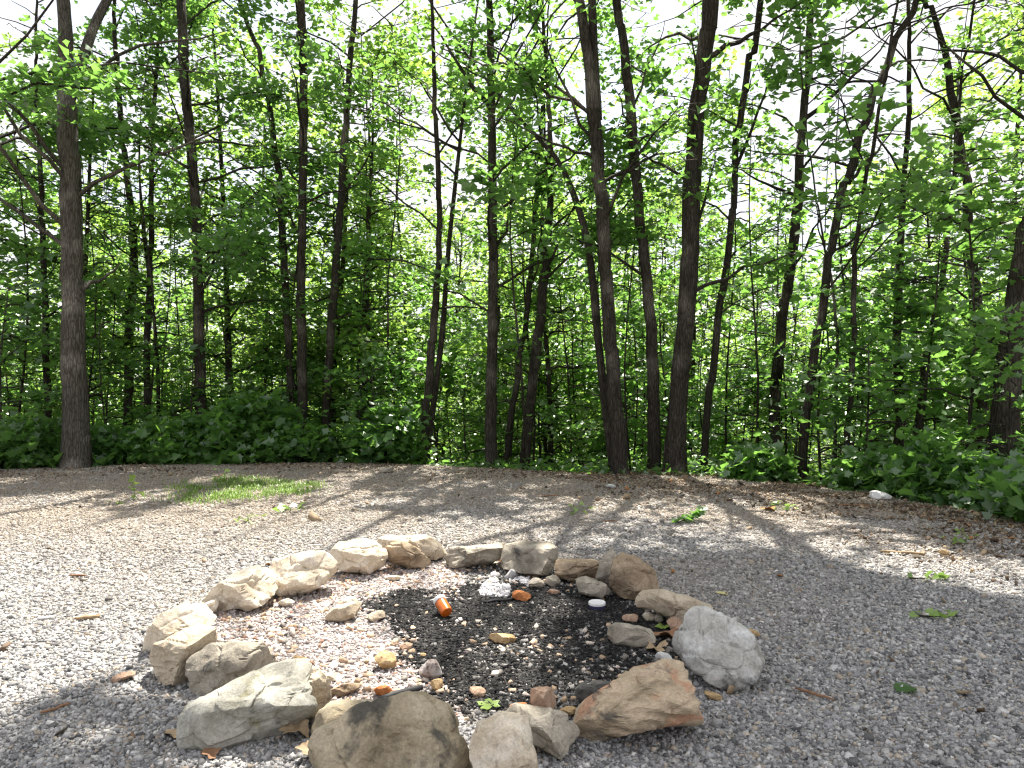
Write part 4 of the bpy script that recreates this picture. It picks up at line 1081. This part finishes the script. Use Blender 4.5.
def sprig(px, py, L, yaw, n, leaf, label, mat, up=.3):
    c0 = G(px, py); tb, cr = MB(), MB(); rs = np.random.default_rng(int(px) + 3)
    d = np.array([math.cos(yaw), math.sin(yaw), 0]); t_ = np.linspace(0, 1, 6)
    q = c0 + d * ((t_ - .5) * L)[:, None] + np.array([0, 0, 1]) * (.012 + up * L * t_ ** 2)[:, None]
    tb.tube(q, np.linspace(.005, .002, 6), 5)
    c = []
    for k in range(n):
        f = rs.random(); p = np.array([np.interp(f, t_, q[:, a]) for a in range(3)]); c.append(p + rs.normal(0, .026, 3) * [1, 1, .3] + [0, 0, .012])
    cr.leaves(np.array(c), leaf, keep=False, tilt=.6, spread=.2)
    o = thing('fallen_sprig', c0, label, 'sprig'); tb.build('stem', BARK, o, c0); cr.build('leaves', mat, o, c0)
sprig(690, 523, .32, .25, 34, .085, 'fallen leafy green twig on the sunny gravel beyond the ring', LEAF, .35)
sprig(929, 580, .24, -.1, 9, .075, 'flat green fallen sprig on the shaded gravel, the farther of two', GRASS, .05)
sprig(937, 618, .2, -.2, 7, .06, 'small green fallen sprig on the shaded gravel, the nearer of two', GRASS, .05)

# twigs and sticks
def stick(px, py, L, yaw, r, label, mat, name='stick'):
    c0 = G(px, py); tb = MB(); rs = np.random.default_rng(int(px) + 17)
    t_ = np.linspace(-.5, .5, 7); d = np.array([math.cos(yaw), math.sin(yaw), 0])
    q = c0 + d * (t_ * L)[:, None] + [0, 0, r + .010]; q[:, :] += rs.normal(0, .028 * L, (7, 3)) * [1, 1, .25]
    tb.tube(q, r * np.array([.7, .9, 1, 1, .95, .85, .6]), 6, .2)
    return tag(tb.build(name, mat, None, c0, False), label, 'stick')
DRYW = dry_mat('weathered_twig', (.36, .25, .14)); CHW = dry_mat('charred_wood', (.035, .035, .038))
stick(88, 621, .12, .5, .010, 'short tan stick on the bright gravel at the left', DRYW)
stick(78, 578, .10, .1, .007, 'short dark twig on the bright gravel at the far left', DRYB)
stick(902, 554, .30, -.2, .010, 'tan stick at the edge of light and shade on the right', DRYW)
stick(855, 507, .35, -.15, .008, 'dark twig among litter on the far right gravel', DRYB)
stick(610, 522, .16, .3, .005, 'short brown twig on the sunny gravel beyond the ring', DRYB)
stick(549, 497, .24, .25, .006, 'brown twig on the far gravel near the middle', DRYB)
stick(500, 603, .22, .35, .007, 'thin curved burnt twig below the white ash', CHW, 'burnt_twig')
o = stick(402, 700, .18, .65, .016, 'flat black charred stick behind the largest boulder', CHW, 'charred_stick')
stick(815, 698, .14, -.8, .006, 'thin reddish twig on the shaded gravel right of the ring', DRYB)
stick(56, 712, .1, .9, .006, 'short twig in the shade at the lower left', DRYB)

# orange pill bottle with white cap
def plain_mat(name, c, rough=.4, trans=0.0):
    m, nt, out = new_mat(name); n_ = node(nt, 'ShaderNodeTexNoise', i_Scale=60.0); tc = node(nt, 'ShaderNodeTexCoord'); nt.links.new(tc.outputs['Object'], n_.inputs['Vector'])
    p = princ(nt, out, ramp(nt, n_.outputs['Fac'], [(.3, [a * .85 for a in c]), (.7, c)]).outputs[0], rough, None, spec=.5)
    if trans: p.inputs['Transmission Weight'].default_value = trans
    return m
def lathe(prof, n=28):
    """prof: (r, z) pairs"""
    prof = np.array(prof); a = np.arange(n) / n * 2 * PI
    v = np.stack([prof[:, 0, None] * np.cos(a), prof[:, 0, None] * np.sin(a), np.repeat(prof[:, 1, None], n, 1)], -1).reshape(-1, 3)
    i = np.arange(len(prof) - 1)[:, None] * n + np.arange(n); j = np.arange(len(prof) - 1)[:, None] * n + (np.arange(n) + 1) % n
    return v, np.stack([i, j, j + n, i + n], -1).reshape(-1, 4)
c0 = G(447, 619)
root = thing('pill_bottle', c0 + [0, 0, .006], 'orange pill bottle with a white cap lying in the black ash', 'bottle')
AMB = plain_mat('amber_plastic', (.85, .19, .02), .25, .35); WPL = plain_mat('white_plastic', (.8, .8, .78), .4)
v, f = lathe([(.0005, 0), (.030, 0), (.033, .003), (.033, .075), (.031, .080), (.029, .082), (.029, .006), (.0005, .004)])
from mathutils import Matrix
RB = np.array((Matrix.Rotation(math.radians(-62), 3, 'Y') @ Matrix.Identity(3)))
RB = np.array(Matrix.Rotation(math.radians(30), 3, 'Z')) @ np.array(Matrix.Rotation(math.radians(-58), 3, 'X'))
RB = np.array(Matrix.Rotation(math.radians(35), 3, 'Z') @ Matrix.Rotation(math.radians(-60), 3, 'X'))
v = v * .97; vb = v @ RB.T; lift = -vb[:, 2].min()
ob = mesh_obj('bottle_body', vb + [0, 0, lift], f, AMB, root, None, True)
v2, f2 = lathe([(.0005, .083), (.034, .083), (.036, .086), (.036, .102), (.033, .106), (.0005, .106)])
oc = mesh_obj('bottle_cap', v2 * .97 @ RB.T + [0, 0, lift], f2, WPL, root, None, True)
for o in (ob, oc): auto_smooth(o, 35)
# round tin with a white lid
c0 = G(597, 609)
root = thing('tin', c0 + [0, 0, .004], 'small round dark blue tin with a white lid on the charcoal', 'tin')
v, f = lathe([(.0005, 0), (.043, 0), (.045, .003), (.045, .030)])
o1 = mesh_obj('tin_body', v, f, plain_mat('navy_tin', (.05, .05, .11), .35), root, None, True)
v, f = lathe([(.047, .022), (.047, .034), (.044, .037), (.040, .0355), (.0005, .0355)])
o2 = mesh_obj('lid', v, f, WPL, root, None, True)
for o in (o1, o2): auto_smooth(o, 35)
